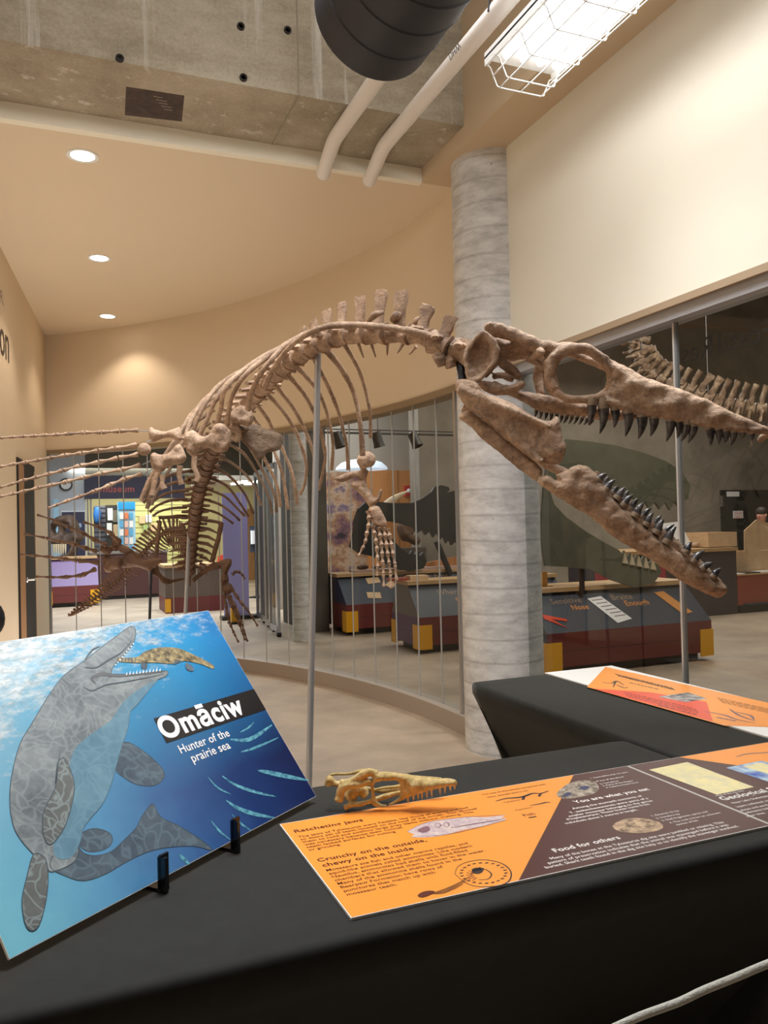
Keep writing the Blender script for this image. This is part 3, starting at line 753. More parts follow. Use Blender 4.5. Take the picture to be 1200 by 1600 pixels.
word_rows((1028, 1102), (1088, 1117), 1, 0, 0, 0.008)
word_rows((1120, 1090), (1200, 1108), 5, 2, 2)
for pts in ([(940, 1066), (955, 1068), (963, 1064), (975, 1071)], [(958, 1074), (962, 1066), (966, 1065)], [(963, 1070), (975, 1075), (981, 1074)]): line_px(mb, pts, 0.008, 4, 0.0009)
for pts in ([(1100, 1112), (1130, 1117), (1150, 1124), (1180, 1130)], [(1140, 1108), (1155, 1118), (1180, 1127)], [(1150, 1113), (1172, 1118), (1178, 1125)], [(1120, 1121), (1150, 1127)]): line_px(mb, pts, 0.012, 8, 0.0009)
mk('info_panel', mb, PMATS, None, 'glossy white, orange and red panel on the table along the glass wall', 'sign')

# ------------------------------------------------------------------ leaning picture board
BL = PZ(15, 1499, 0.768); BR = PZ(494, 1244, 0.768); Tt = P(318, 955, 2.35)
be = (BR-BL).normalized(); BW = (BR-BL).length; bt = Tt-BR; bt = bt-be*bt.dot(be); BH = bt.length; bt.normalize(); bn = be.cross(bt)
BM = Matrix(((be.x, bt.x, bn.x, BL.x), (be.y, bt.y, bn.y, BL.y), (be.z, bt.z, bn.z, BL.z), (0, 0, 0, 1)))
def bl(px, py): q = PPL(px, py, BL, bn)-BL; return Vector((q.dot(be), q.dot(bt), 0))
def bc(x, y): return bl(x*0.43333, 930+y*0.43333)     # crop coordinates of the board study
m, nt, b = nt_mat('sea_print')
tc = nt.nodes.new('ShaderNodeTexCoord'); sx = nt.nodes.new('ShaderNodeSeparateXYZ'); nt.links.new(tc.outputs['Object'], sx.inputs[0])
def mth(op, a, b_=None, c=None):
    n = nt.nodes.new('ShaderNodeMath'); n.operation = op; n.use_clamp = False
    for i, q in enumerate((a, b_, c)):
        if q is None: continue
        if hasattr(q, 'is_linked'): nt.links.new(q, n.inputs[i])
        else: n.inputs[i].default_value = q
    return n.outputs[0]
U = mth('DIVIDE', sx.outputs[0], BW); V = mth('DIVIDE', sx.outputs[1], BH)
nse = nz_(nt, coords(nt, (1, 1, 1)), 5, 5); nf = mth('MULTIPLY', mth('SUBTRACT', nse, 0.5), 0.30)
U2 = mth('ADD', U, nf); V2 = mth('ADD', V, nf)
low = ramp(nt, U2, [(0.0, srgb(118, 190, 210)), (0.25, srgb(86, 150, 190)), (0.5, srgb(56, 96, 150)), (0.75, srgb(24, 56, 112)), (1.0, srgb(8, 26, 74))])
high = ramp(nt, U2, [(0.0, srgb(150, 188, 204)), (0.3, srgb(96, 176, 206)), (0.55, srgb(40, 160, 206)), (0.8, srgb(16, 148, 206)), (1.0, srgb(10, 120, 186))])
base = mix(nt, ramp(nt, V2, [(0.25, (0, 0, 0, 1)), (0.85, (1, 1, 1, 1))]), low, high)
fo = nz_(nt, coords(nt, (7, 16, 1)), 2.2, 8, 0.75)
fm = mth('ADD', mth('MULTIPLY', V2, 0.95), mth('MULTIPLY', U2, -0.42)); fm = mth('ADD', fm, mth('MULTIPLY', mth('SUBTRACT', fo, 0.5), 1.5))
foam = ramp(nt, fm, [(0.48, (0, 0, 0, 1)), (0.80, (1, 1, 1, 1))])
base = mix(nt, foam, base, ramp(nt, nz_(nt, coords(nt, (9, 22, 1)), 3.0, 6, 0.7), [(0.35, srgb(120, 146, 158)), (0.55, srgb(206, 212, 210)), (0.7, srgb(232, 234, 230))]))
nt.links.new(base, b.inputs['Base Color']); b.inputs['Roughness'].default_value = 0.3; b.inputs['Coat Weight'].default_value = 0.15
def skin_mat(name, c1, c2, web, sc=26, wmix=0.6):
    m, nt, b = nt_mat(name); v = coords(nt)
    base = ramp(nt, nz_(nt, coords(nt), 7, 6, 0.7), [(0.35, c1), (0.65, c2)])
    vo = nt.nodes.new('ShaderNodeTexVoronoi'); vo.feature = 'DISTANCE_TO_EDGE'; vo.inputs['Scale'].default_value = sc
    wn = nt.nodes.new('ShaderNodeTexNoise'); wn.inputs['Scale'].default_value = 9; nt.links.new(v, wn.inputs['Vector'])
    vm = nt.nodes.new('ShaderNodeMix'); vm.data_type = 'VECTOR'; vm.inputs[0].default_value = 0.16; nt.links.new(v, vm.inputs[4]); nt.links.new(wn.outputs[1], vm.inputs[5]); nt.links.new(vm.outputs[1], vo.inputs['Vector'])
    e = ramp(nt, vo.outputs[0], [(0.0, (wmix, wmix, wmix, 1)), (0.12, (0, 0, 0, 1))])
    nt.links.new(mix(nt, e, base, web), b.inputs['Base Color']); b.inputs['Roughness'].default_value = 0.3
    return m
SKINB = skin_mat('animal_back_print', srgb(92, 102, 108), srgb(150, 158, 160), srgb(200, 208, 208), 34, 0.2)
SKINL = skin_mat('animal_belly_print', srgb(84, 126, 148), srgb(110, 150, 168), srgb(130, 170, 186), 26, 0.3)
SKINF = skin_mat('flipper_print', srgb(92, 96, 96), srgb(118, 122, 120), srgb(160, 178, 178), 42, 0.6)
SKIND = skin_mat('tail_print', srgb(66, 82, 98), srgb(96, 110, 120), srgb(126, 152, 164), 30, 0.35)
INKB = mat('outline_print', srgb(70, 84, 94), 0.3); MOUTH = mat('mouth_print', srgb(96, 100, 104), 0.3); PREY = mat('prey_print', srgb(70, 62, 50), 0.3, col2=srgb(186, 168, 122), scale=60)
SQ = mat('squid_print', srgb(40, 92, 128), 0.3, col2=srgb(120, 196, 208), scale=70); NAVY = mat('black_print', srgb(26, 24, 26), 0.3); EDGE = mat('board_edge', srgb(224, 226, 226), 0.5)
WT = mat('white_lettering', srgb(250, 250, 250), 0.3)
BMATS = [EDGE, MATS['sea_print'], SKINB, SKINL, SKINF, SKIND, INKB, MOUTH, PREY, SQ, NAVY, WT]
mb = MB(); mb.box(0, BW, 0, BH, -0.006, 0, 0)
mb.add([(0.001, 0.001, 0.0003), (BW-0.001, 0.001, 0.0003), (BW-0.001, BH-0.001, 0.0003), (0.001, BH-0.001, 0.0003)], [(0, 1, 2, 3)], 1)
def shape(pts, mi, l, sm=3, edge=None, ew=0.0018):
    q = [bc(x, y)+Vector((0, 0, l)) for x, y in pts]
    q = crom(q, sm, True) if sm else q
    q = [Vector((min(max(v.x, 0.001), BW-0.001), min(max(v.y, 0.001), BH-0.001), v.z)) for v in q]
    mb.add(q, [tuple(range(len(q)))], mi)
    if edge is not None:
        n = len(q)
        for i in range(n):
            a, b_ = q[i], q[(i+1) % n]; t = (b_-a)
            if t.length < 1e-5: continue
            s_ = Vector((-t.y, t.x, 0)).normalized()*ew/2; z = Vector((0, 0, 0.0002))
            mb.add([a+s_+z, b_+s_+z, b_-s_+z, a-s_+z], [(0, 1, 2, 3)], edge)
def stroke(pts, w0, mi, l, n=5):
    q = crom([bc(x, y)+Vector((0, 0, l)) for x, y in pts], n); N = len(q); A, B_ = [], []
    for i in range(N):
        t = (q[min(i+1, N-1)]-q[max(i-1, 0)]); s_ = Vector((-t.y, t.x, 0)).normalized()
        k = w0*(0.15+0.85*math.sin(math.pi*(0.03+0.94*i/(N-1))))/2
        A.append(q[i]+s_*k); B_.append(q[i]-s_*k)
    mb.loft([[a, b_] for a, b_ in zip(A, B_)], mi, cap=False, closed=False)
# far flippers and tail first, then the body, then the near flippers
shape([(445, 530), (520, 565), (580, 620), (592, 655), (560, 685), (500, 685), (450, 660), (415, 620)], 5, 0.0005, edge=6)
shape([(285, 865), (335, 842), (390, 855), (405, 885), (380, 915), (320, 925), (285, 900)], 5, 0.0005, edge=6)
shape([(270, 900), (300, 930), (345, 940), (400, 925), (440, 890), (490, 840), (510, 800), (550, 752), (578, 800), (640, 830), (720, 880), (765, 920), (700, 905), (600, 910), (520, 930), (440, 970), (380, 1005), (300, 1030), (230, 1010), (180, 980), (200, 930)], 5, 0.0007, edge=6)
shape([(487, 122), (485, 160), (462, 198), (435, 225), (405, 262), (403, 290), (440, 291), (520, 280), (600, 273), (598, 292), (560, 310), (530, 350), (490, 400), (470, 420), (460, 480), (440, 540), (420, 610), (400, 680), (370, 750), (330, 800), (300, 840), (285, 900), (270, 960), (190, 998), (165, 980), (120, 935), (80, 890), (50, 840), (35, 760), (40, 660), (70, 540), (110, 470), (170, 370), (230, 290), (300, 240), (350, 200), (430, 140), (470, 113)], 2, 0.0009, edge=6)
shape([(570, 305), (530, 350), (490, 400), (470, 420), (460, 480), (440, 540), (420, 610), (400, 680), (370, 750), (330, 800), (300, 840), (285, 900), (250, 950), (195, 940), (200, 850), (230, 760), (245, 650), (265, 560), (330, 500), (400, 450), (440, 390), (500, 340)], 3, 0.0012)
stroke([(345, 320), (330, 300), (370, 285), (405, 290), (470, 288), (590, 276)], 0.010, 7, 0.0015)
stroke([(300, 330), (330, 345), (380, 325), (440, 315), (520, 300), (590, 285)], 0.003, 6, 0.0016)
stroke([(300, 243), (330, 200), (362, 185)], 0.004, 6, 0.0016); stroke([(300, 260), (345, 262), (390, 235), (440, 205), (478, 160)], 0.004, 6, 0.0016)
for k in range(11):
    x = 455+k*12.0; y = 289-k*1.4; shape([(x-2.5, y), (x+2.5, y-0.5), (x+2, y-12-3*(k % 2))], 11, 0.0017, 0)
for k in range(9):
    x = 480-k*8.0; y = 172+k*9.5; shape([(x, y), (x-4, y+6), (x+3, y+7)], 11, 0.0017, 0)
shape([(210, 600), (235, 595), (262, 660), (265, 720), (235, 830), (190, 895), (165, 890), (152, 840), (160, 770), (200, 690)], 4, 0.0015, edge=6)
shape([(120, 935), (160, 950), (172, 1010), (165, 1100), (140, 1190), (110, 1210), (88, 1180), (78, 1100), (95, 1020)], 4, 0.0015, edge=6)
stroke([(205, 600), (200, 680), (215, 560)], 0.003, 6, 0.0015)
# prey animal in the jaws
shape([(425, 228), (490, 225), (520, 205), (570, 190), (640, 192), (700, 217), (740, 237), (770, 255), (765, 266), (720, 248), (660, 238), (620, 248), (560, 244), (500, 245), (430, 240)], 8, 0.0016)
for s_ in ([(510, 245), (530, 250), (525, 268), (508, 262)], [(670, 245), (690, 255), (698, 272), (680, 274), (668, 262)], [(640, 235), (652, 240), (630, 250), (622, 246)]): shape(s_, 5, 0.0017)
for k in range(5): stroke([(440+k*12, 226), (438+k*12, 242)], 0.004, 7, 0.0018)
# squid-like swimmers
for pts, w_ in (([(930, 633), (970, 640), (1040, 655), (1112, 668)], 0.014), ([(800, 652), (850, 685), (920, 710), (995, 727)], 0.009), ([(815, 740), (860, 770), (920, 790), (990, 803)], 0.012), ([(868, 566), (920, 550), (1003, 514)], 0.007), ([(830, 520), (900, 520), (980, 468)], 0.011), ([(865, 495), (895, 478), (915, 458)], 0.005), ([(748, 655), (785, 695), (832, 718)], 0.005), ([(760, 812), (790, 850), (830, 882)], 0.006), ([(835, 790), (870, 825), (905, 850)], 0.006), ([(645, 935), (665, 955), (682, 972)], 0.010)):
    stroke(pts, w_, 9, 0.0008)
q = [bc(548, 440), bc(905, 347), bc(955, 418), bc(600, 530)]
yb = (q[2].y+q[3].y)/2; yt = (q[0].y+q[1].y)/2; xl = (q[0].x+q[3].x)/2
mb.add([(xl, yb, 0.001), (BW-0.001, yb, 0.001), (BW-0.001, yt, 0.001), (xl, yt, 0.001)], [(0, 1, 2, 3)], 10)
def btxt(s_, a, en, bold, l=0.0014):
    p_, e2 = bc(*a), bc(*en); return text(mb, s_, (p_.x, (p_.y+e2.y)/2, 0), (1, 0, 0), (0, 1, 0), 11, width=e2.x-p_.x, bold=bold, lift=l)
btxt('Omāciw', (585, 510), (891, 432), 0.035)
btxt('Hunter of the', (650, 567), (832, 512), 0.012); btxt('prairie sea', (695, 602), (833, 553), 0.012)
board = mk('picture_board', mb, BMATS, None, 'large blue board picturing a mosasaur under water, lettered Omāciw', 'sign')
board.matrix_world = BM
# the black stand that carries it
t = thing('display_easel', 'black low stand whose two front hooks hold the blue board', 'stand', tuple(BL+(BR-BL)*0.5-Vector((0, 0, 0.018))))
EM = mat('glossy_black_metal', srgb(20, 20, 22), 0.2, spec=0.6)
bh = Vector((bn.x, bn.y, 0)).normalized()
for hx, hy in ((255, 1392), (368, 1330)):
    q = PZ(hx, hy, TZ); s_ = (q-BL).dot(be); f0 = BL+be*s_; f0.z = TZ
    M_ = Matrix(((be.x, bh.x, 0, f0.x), (be.y, bh.y, 0, f0.y), (0, 0, 1, TZ), (0, 0, 0, 1)))
    mb = MB(); mb.box(-0.011, 0.011, 0.016, 0.022, 0.001, 0.078, M=M_); mb.box(-0.011, -0.003, 0.012, 0.034, 0.001, 0.074, M=M_); mb.box(-0.012, 0.012, -0.24, 0.022, 0.001, 0.008, M=M_)
    mk('hook', mb, EM, t)
mb = MB()
for s_ in (0.30, 0.52):
    a = BL+be*s_-bh*0.01; a.z = TZ+0.006; top = BL+be*s_+bt*0.40-bn*0.016
    mb.tube([a-bh*0.02, top], 0.005, 8); mb.tube([top, Vector((a.x, a.y, TZ+0.006))-bh*0.235], 0.005, 8)
mb.tube([BL+be*0.30+bt*0.40-bn*0.016, BL+be*0.52+bt*0.40-bn*0.016], 0.005, 8)
mk('back_frame', mb, EM, t, smooth=60)

# white cord hanging in front of the table
mb = MB(); rtube(mb, [P(940, 1615, 1.08), P(1000, 1588, 1.08), P(1060, 1566, 1.08), P(1098, 1548, 1.08), P(1150, 1527, 1.08), P(1200, 1506, 1.08), P(1300, 1468, 1.09), P(1420, 1430, 1.1)], 0.0052, 10, n=6)
mk('barrier_cord', mb, mat('white_cord', srgb(200, 200, 192), 0.8, bump=0.4, bscale=300), None, 'pale grey woven cord crossing in front of the black table cover', 'cord', smooth=180)
# ------------------------------------------------------------------ the mounted mosasaur skeleton
def bone_mat(name, c1, c2, c3, rough=0.6, sc=6, cracks=False):
    m, nt, b = nt_mat(name); v = coords(nt)
    n1 = nz_(nt, v, sc, 8, 0.7); base = ramp(nt, n1, [(0.28, c1), (0.5, c2), (0.74, c3)])
    n2 = nz_(nt, coords(nt, (1, 1, 1)), 70, 6, 0.7)
    base = mix(nt, 0.45, base, mix(nt, 1.0, base, ramp(nt, n2, [(0.3, (0.35, 0.33, 0.32, 1)), (0.62, (1.15, 1.1, 1.05, 1))]), 'MULTIPLY'))
    if cracks:
        vo = nt.nodes.new('ShaderNodeTexVoronoi'); vo.feature = 'DISTANCE_TO_EDGE'; vo.inputs['Scale'].default_value = 11
        wn = nt.nodes.new('ShaderNodeTexNoise'); wn.inputs['Scale'].default_value = 14; wn.inputs['Detail'].default_value = 4; nt.links.new(v, wn.inputs['Vector'])
        vm = nt.nodes.new('ShaderNodeMix'); vm.data_type = 'VECTOR'; vm.inputs[0].default_value = 0.12; nt.links.new(v, vm.inputs[4]); nt.links.new(wn.outputs[1], vm.inputs[5]); nt.links.new(vm.outputs[1], vo.inputs['Vector'])
        base = mix(nt, ramp(nt, vo.outputs[0], [(0.0, (0.34, 0.34, 0.34, 1)), (0.03, (0, 0, 0, 1))]), base, srgb(62, 46, 38))
        st = nz_(nt, coords(nt, (7, 7, 26)), 3.0, 7, 0.7); base = mix(nt, 0.5, base, mix(nt, 1.0, base, ramp(nt, st, [(0.35, (0.8, 0.76, 0.72, 1)), (0.6, (1.4, 1.36, 1.3, 1))]), 'MULTIPLY'))
    nt.links.new(base, b.inputs['Base Color']); b.inputs['Roughness'].default_value = rough; b.inputs['Specular IOR Level'].default_value = 0.4
    bp = node(nt, 'ShaderNodeBump'); bp.inputs['Strength'].default_value = 0.85; bp.inputs['Distance'].default_value = 0.014
    nt.links.new(mix(nt, 0.5, n2, nz_(nt, v, 24, 5, 0.6)), bp.inputs['Height']); nt.links.new(bp.outputs[0], b.inputs['Normal'])
    return m
BONE = bone_mat('fossil_bone', srgb(128, 103, 86), srgb(188, 160, 136), srgb(220, 194, 168), cracks=True)
BONEB = bone_mat('brown_shaded_bone', srgb(66, 44, 30), srgb(100, 70, 48), srgb(126, 94, 68))  # browner hind bone, darkened further to carry shade on the lower spine
BONEM = bone_mat('half_shaded_bone', srgb(92, 70, 56), srgb(140, 114, 92), srgb(170, 142, 118))  # in-between tone: shade painted into the mid spine and ribs
CORA = bone_mat('grey_fossil_bone', srgb(92, 74, 60), srgb(140, 118, 98), srgb(172, 148, 124))
TOOTH = mat('dark_tooth_enamel', srgb(52, 50, 54), 0.22, spec=0.6, col2=srgb(104, 98, 94), scale=30, coat=0.3)
TROOT = mat('tooth_root', srgb(158, 138, 116), 0.5)

root = thing('mosasaur_skeleton', 'large brown mosasaur skeleton mounted in mid-lunge with open toothed jaws', 'skeleton', (0.98, 3.3, 0))
NV = -FW
def dS(px): return 2.95-0.17*(px-735)/475.0
def sk(off=0.0, taper=False):
    return lambda x, y: P(x, y, dS(x)+off*(1-0.8*max(0, (x-900)/300.0) if taper else 1))
def plate(mb, pts, pos, th, R=14, step=5, holes=(), nz=0.25, nf=30, thb=None, mi=0, sub=3, nv=None):
    inflate(mb, pts, list(holes), pos, th, R, step, nv or NV, mi, True, nz, nf, thb, sub)

# ---- cranium
mb = MB()
orbit = [(871, 587), (873, 570), (884, 557), (908, 554), (930, 563), (944, 577), (948, 594), (941, 609), (925, 617), (899, 618), (880, 611)]
out = [(756, 516), (764, 504), (782, 507), (800, 511), (830, 524), (860, 537), (885, 535), (905, 537), (930, 547), (960, 564), (985, 577), (1010, 590), (1050, 604), (1095, 620), (1130, 637), (1153, 648), (1177, 657), (1200, 667), (1222, 676), (1227, 684), (1216, 688), (1200, 680), (1174, 677), (1153, 674), (1118, 669), (1095, 667), (1060, 657), (1025, 652), (990, 646), (967, 640), (943, 635), (920, 632), (895, 630), (868, 622), (852, 609), (848, 590), (849, 572), (851, 560), (842, 552), (820, 543), (790, 531), (770, 526), (758, 524)]
plate(mb, out, sk(0.03, True), lambda x, y: 0.028+0.022*max(0, min(1, (x-900)/80.0))-0.03*max(0, (x-1040)/190.0), R=20, step=6, holes=[orbit], nz=0.35, nf=22, thb=None)
# orbit rim, tooth-bearing edge, roof ridge
rtube(mb, [P(x, y, dS(x)-0.0) for x, y in [(868, 608), (858, 590), (860, 568), (878, 549), (908, 544), (938, 556), (956, 578)]], [0.014, 0.020, 0.022, 0.020, 0.016, 0.016, 0.012], 10, nz=0.3)
rtube(mb, [P(x, y, dS(x)+0.005) for x, y in [(868, 612), (890, 624), (930, 622), (960, 612)]], [0.014, 0.015, 0.014, 0.01], 10, nz=0.3)
rtube(mb, [P(x, y, dS(x)-0.005) for x, y in [(945, 626), (1000, 640), (1060, 651), (1120, 664), (1190, 674)]], [0.014, 0.018, 0.018, 0.015, 0.01], 10, nz=0.4)
rtube(mb, [P(x, y, dS(x)+0.02) for x, y in [(762, 512), (800, 522), (840, 540), (880, 546)]], [0.024, 0.024, 0.024, 0.02], 12, nz=0.3)
rtube(mb, [P(765, 512, dS(765)+o) for o in (0.0, 0.08, 0.17)], [0.02, 0.016, 0.02], 10, nz=0.3)
# skull roof runs back to the far side; far cheek and far postorbital bar
rtube(mb, [P(772, 514, dS(772)+0.17), P(830, 536, dS(830)+0.17), P(885, 548, dS(885)+0.16), P(960, 580, dS(960)+0.12)], [0.018, 0.018, 0.02, 0.012], 10, nz=0.3)
rtube(mb, [P(880, 544, dS(880)+0.02), P(880, 546, dS(880)+0.16)], [0.022, 0.022], 10)
rtube(mb, [P(846, 556, dS(846)+0.13), P(840, 590, dS(840)+0.14), P(846, 618, dS(846)+0.13)], [0.016, 0.018, 0.014], 10, nz=0.3)
# spindle between the roof bars, quadrate, braincase plates
plate(mb, [(769, 527), (790, 528), (815, 535), (838, 546), (838, 551), (825, 560), (805, 563), (782, 560), (770, 552)], sk(0.08), 0.035, R=16, nz=0.2)
plate(mb, [(776, 556), (795, 564), (809, 574), (816, 591), (805, 593), (790, 582), (778, 572)], sk(0.07), 0.016, R=8)
rtube(mb, [P(770, 588, dS(770)+0.05), P(785, 586, dS(785)+0.04), P(802, 594, dS(802)+0.05)], [0.012, 0.014, 0.010], 8, nz=0.3)
rtube(mb, [P(757, 588, dS(757)+0.05), P(772, 572, dS(772)+0.05), P(779, 558, dS(779)+0.05)], [0.010, 0.010, 0.012], 8, nz=0.3)
def quad(x, y):
    r = math.hypot((x-750)/20.0, (y-558)/32.0); return P(x, y, dS(x)-0.02+0.045*max(0, 1-r*r))
qo = [(757, 521), (772, 533), (777, 552), (772, 566), (759, 582), (747, 592), (735, 594), (730, 577), (728, 556), (736, 538), (746, 527)]
plate(mb, qo, quad, 0.016, R=8, step=4, nz=0.5, nf=45)
rtube(mb, [P(x, y, dS(x)-0.03) for x, y in qo+[qo[0], qo[1]]], 0.0095, 8, nz=0.5, nf=40)
plate(mb, [(748, 594), (768, 597), (795, 602), (812, 594), (820, 596), (821, 603), (812, 611), (795, 617), (775, 618), (758, 612), (748, 603)], sk(0.03), 0.026, R=10, nz=0.2)
plate(mb, [(768, 592), (806, 609), (841, 614), (880, 623), (938, 634), (995, 648), (990, 656), (940, 657), (917, 650), (873, 647), (841, 641), (812, 626), (785, 612)], sk(0.10, True), 0.028, R=12, nz=0.2)
rtube(mb, [P(824, 560, dS(824)+0.05), P(834, 558, dS(834)+0.02), P(845, 551, dS(845)+0.0)], [0.010, 0.011, 0.016], 10); mb.ball(P(844, 551, dS(844)-0.01), 0.018, 8)
rtube(mb, [P(824, 560, dS(824)+0.05), P(840, 568, dS(840)+0.03), P(850, 580, dS(850)+0.02)], [0.012, 0.012, 0.014], 10)
# occipital end joining the neck
rtube(mb, [P(728, 545, 3.02), P(745, 548, 3.05), P(775, 545, 3.05), P(815, 550, 3.03)], [0.024, 0.035, 0.045, 0.03], 12, nz=0.3)
rtube(mb, [P(1185, 690, dS(1185)+0.07), P(1192, 683, dS(1192)+0.06), P(1208, 676, dS(1208)+0.04)], [0.007, 0.012, 0.014], 8)
skull = mk('skull', mb, BONE, root, voxel=0.0045, sm=2, rough=0.006)
def tooth(parent, a, b, r, d, curve=0.25, dark=True):
    A_, B_ = P(a[0], a[1], d), P(b[0], b[1], d+0.0); L = (B_-A_)
    side = L.cross(FW).normalized()*(L.length*curve*0.25)
    mb = MB(); path = crom([A_-L*0.25, A_, A_+L*0.35+side, A_+L*0.7+side*0.9, B_], 3)
    rr = [lerpn([r, r*1.05, r*0.85, r*0.5, r*0.06], i/(len(path)-1)) for i in range(len(path))]
    mb.tube(path, rr, 10)
    n = 10; mb.m = [1 if (k < n*(len(path)-1) and (k//n) < 4) else 0 for k in range(len(mb.f))]
    mk('tooth', mb, [TOOTH, TROOT], parent, smooth=60)
up = [((925, 630), (919, 664), 8), ((943, 634), (937, 678), 9), ((961, 638), (959, 669), 7.5), ((981, 642), (977, 682), 9), ((1003, 648), (997, 686), 9), ((1022, 651), (1016, 682), 8), ((1048, 655), (1041, 690), 8), ((1061, 657), (1058, 685), 7), ((1073, 661), (1064, 690), 7.5), ((1084, 664), (1075, 692), 7.5), ((1107, 667), (1110, 697), 7.5), ((1122, 669), (1122, 695), 7), ((1134, 672), (1132, 693), 7), ((1146, 674), (1142, 696), 6.5), ((1160, 675), (1158, 686), 6), ((1174, 677), (1174, 689), 5.5)]
for a, b_, r in up: tooth(skull, a, b_, r*0.00225, dS(a[0])+0.0)
for x in range(6): tooth(skull, (838+x*8, 641+x*1.6), (835+x*8, 653+x*1.6), 0.0075, dS(850)+0.13)
for x in range(6): tooth(skull, (886+x*8, 650+x*0.8), (880+x*8, 662+x*0.6), 0.0075, dS(890)+0.13)

# ---- lower jaw
mb = MB()
pa = [(711, 598), (720, 592), (743, 596), (758, 614), (787, 624), (800, 629), (821, 643), (856, 658), (868, 649), (874, 652), (879, 682), (884, 699), (878, 721), (869, 727), (852, 724), (830, 711), (797, 686), (776, 666), (758, 651), (739, 642), (726, 634), (714, 614)]
plate(mb, pa, lambda x, y: P(x, y, 2.92-0.06*(x-711)/170.0), 0.022, R=14, step=5, nz=0.4, nf=25)
rtube(mb, [P(716, 606, 2.90), P(750, 622, 2.89), P(800, 642, 2.86), P(860, 668, 2.83)], [0.02, 0.02, 0.014, 0.008], 8, nz=0.4)
rtube(mb, [P(740, 634, 2.90), P(775, 660, 2.89), P(815, 694, 2.87), P(846, 722, 2.85)], [0.014, 0.014, 0.013, 0.012], 8, nz=0.7, nf=60)
pb = [(717, 650), (722, 643), (732, 641), (745, 648), (770, 668), (791, 687), (821, 710), (846, 730), (848, 740), (839, 753), (821, 741), (787, 714), (754, 686), (732, 664), (718, 656)]
plate(mb, pb, lambda x, y: P(x, y, 2.96-0.08*(x-717)/130.0), 0.024, R=11, step=5, nz=0.3)
pc = [(840, 753), (854, 742), (872, 752), (868, 742), (884, 735), (897, 728), (914, 728), (936, 745), (962, 780), (983, 798), (1027, 837), (1057, 859), (1092, 882), (1131, 912), (1136, 924), (1126, 934), (1113, 932), (1070, 912), (1035, 887), (1005, 868), (957, 838), (923, 808), (892, 790), (862, 770)]
plate(mb, pc, lambda x, y: P(x, y, 2.86-0.06*(x-840)/290.0), lambda x, y: 0.036-0.012*(x-840)/290.0, R=20, step=5, nz=0.35, nf=25)
# far ramus of the jaw
rtube(mb, [P(925, 742, 2.94), P(980, 792, 2.92), P(1040, 842, 2.89), P(1090, 882, 2.86), P(1122, 914, 2.83)], [0.022, 0.024, 0.022, 0.02, 0.018], 10, nz=0.3)
rtube(mb, [P(724, 636, 3.10), P(790, 680, 3.06), P(850, 722, 3.0), P(900, 748, 2.96)], [0.02, 0.022, 0.02, 0.02], 10, nz=0.3)
jaw = mk('lower_jaw', mb, BONE, root, voxel=0.0045, sm=2, rough=0.006)
low = [((935, 749), (949, 740), 6), ((947, 764), (962, 749), 7), ((965, 777), (978, 761), 7), ((974, 788), (990, 773), 7), ((993, 804), (1007, 785), 8), ((1010, 818), (1021, 801), 7), ((1026, 830), (1038, 811), 8), ((1042, 845), (1057, 823), 8), ((1072, 861), (1081, 847), 7), ((1084, 876), (1101, 860), 7), ((1097, 888), (1115, 880), 6.5), ((1114, 900), (1127, 888), 6.5)]
for a, b_, r in low: tooth(jaw, a, b_, r*0.00225, 2.85-0.06*(a[0]-840)/290.0)
for a, b_ in [((205, 160), (245, 110)), ((268, 222), (310, 183)), ((345, 268), (385, 213)), ((400, 335), (452, 268)), ((480, 395), (548, 338)), ((560, 465), (617, 393)), ((622, 535), (712, 458)), ((700, 605), (742, 568)), ((742, 625), (775, 598))]:
    tooth(jaw, (900+a[0]*.21667, 720+a[1]*.21667+2), (900+b_[0]*.21667, 720+b_[1]*.21667), 0.014, 2.90)
# steel rod that carries the head
mb = MB(); mb.tube([P(716, 556, 3.02), P(722, 585, 2.99), P(724, 610, 2.97)], 0.016, 10); mb.tube([P(722, 585, 2.99), P(760, 575, 3.02)], 0.012, 8)
mk('head_mount', mb, mat('dark_steel', srgb(70, 72, 80), 0.4, metal=0.7), root, smooth=50, label='dark steel mount between neck and jaw')

# ---- backbone
sp = [(722, 552, 3.0), (697, 545, 3.02), (668, 527, 3.06), (626, 524, 3.1), (592, 522, 3.15), (564, 522, 3.2), (536, 526, 3.27), (509, 534, 3.35), (484, 546, 3.45), (462, 560, 3.56), (440, 578, 3.7), (415, 602, 3.87), (392, 626, 4.05), (370, 650, 4.25), (350, 678, 4.5), (333, 706, 4.78), (320, 738, 5.1), (311, 770, 5.4), (305, 805, 5.72), (301, 840, 6.0), (298, 872, 6.25), (296, 897, 6.45)]
spine = crom([P(*q) for q in sp], 10)
def resample(path, step):
    out = [path[0]]; acc = 0.0
    for a, b_ in zip(path, path[1:]):
        L = (b_-a).length
        while acc+L >= step:
            t = (step-acc)/L; a = a+(b_-a)*t; out.append(a); L = (b_-a).length; acc = 0.0
        acc += L
    return out
vs = resample(spine, 0.094)
hs_list = [0.05, 0.11, 0.11, 0.17, 0.17, 0.16, 0.145, 0.13, 0.12]
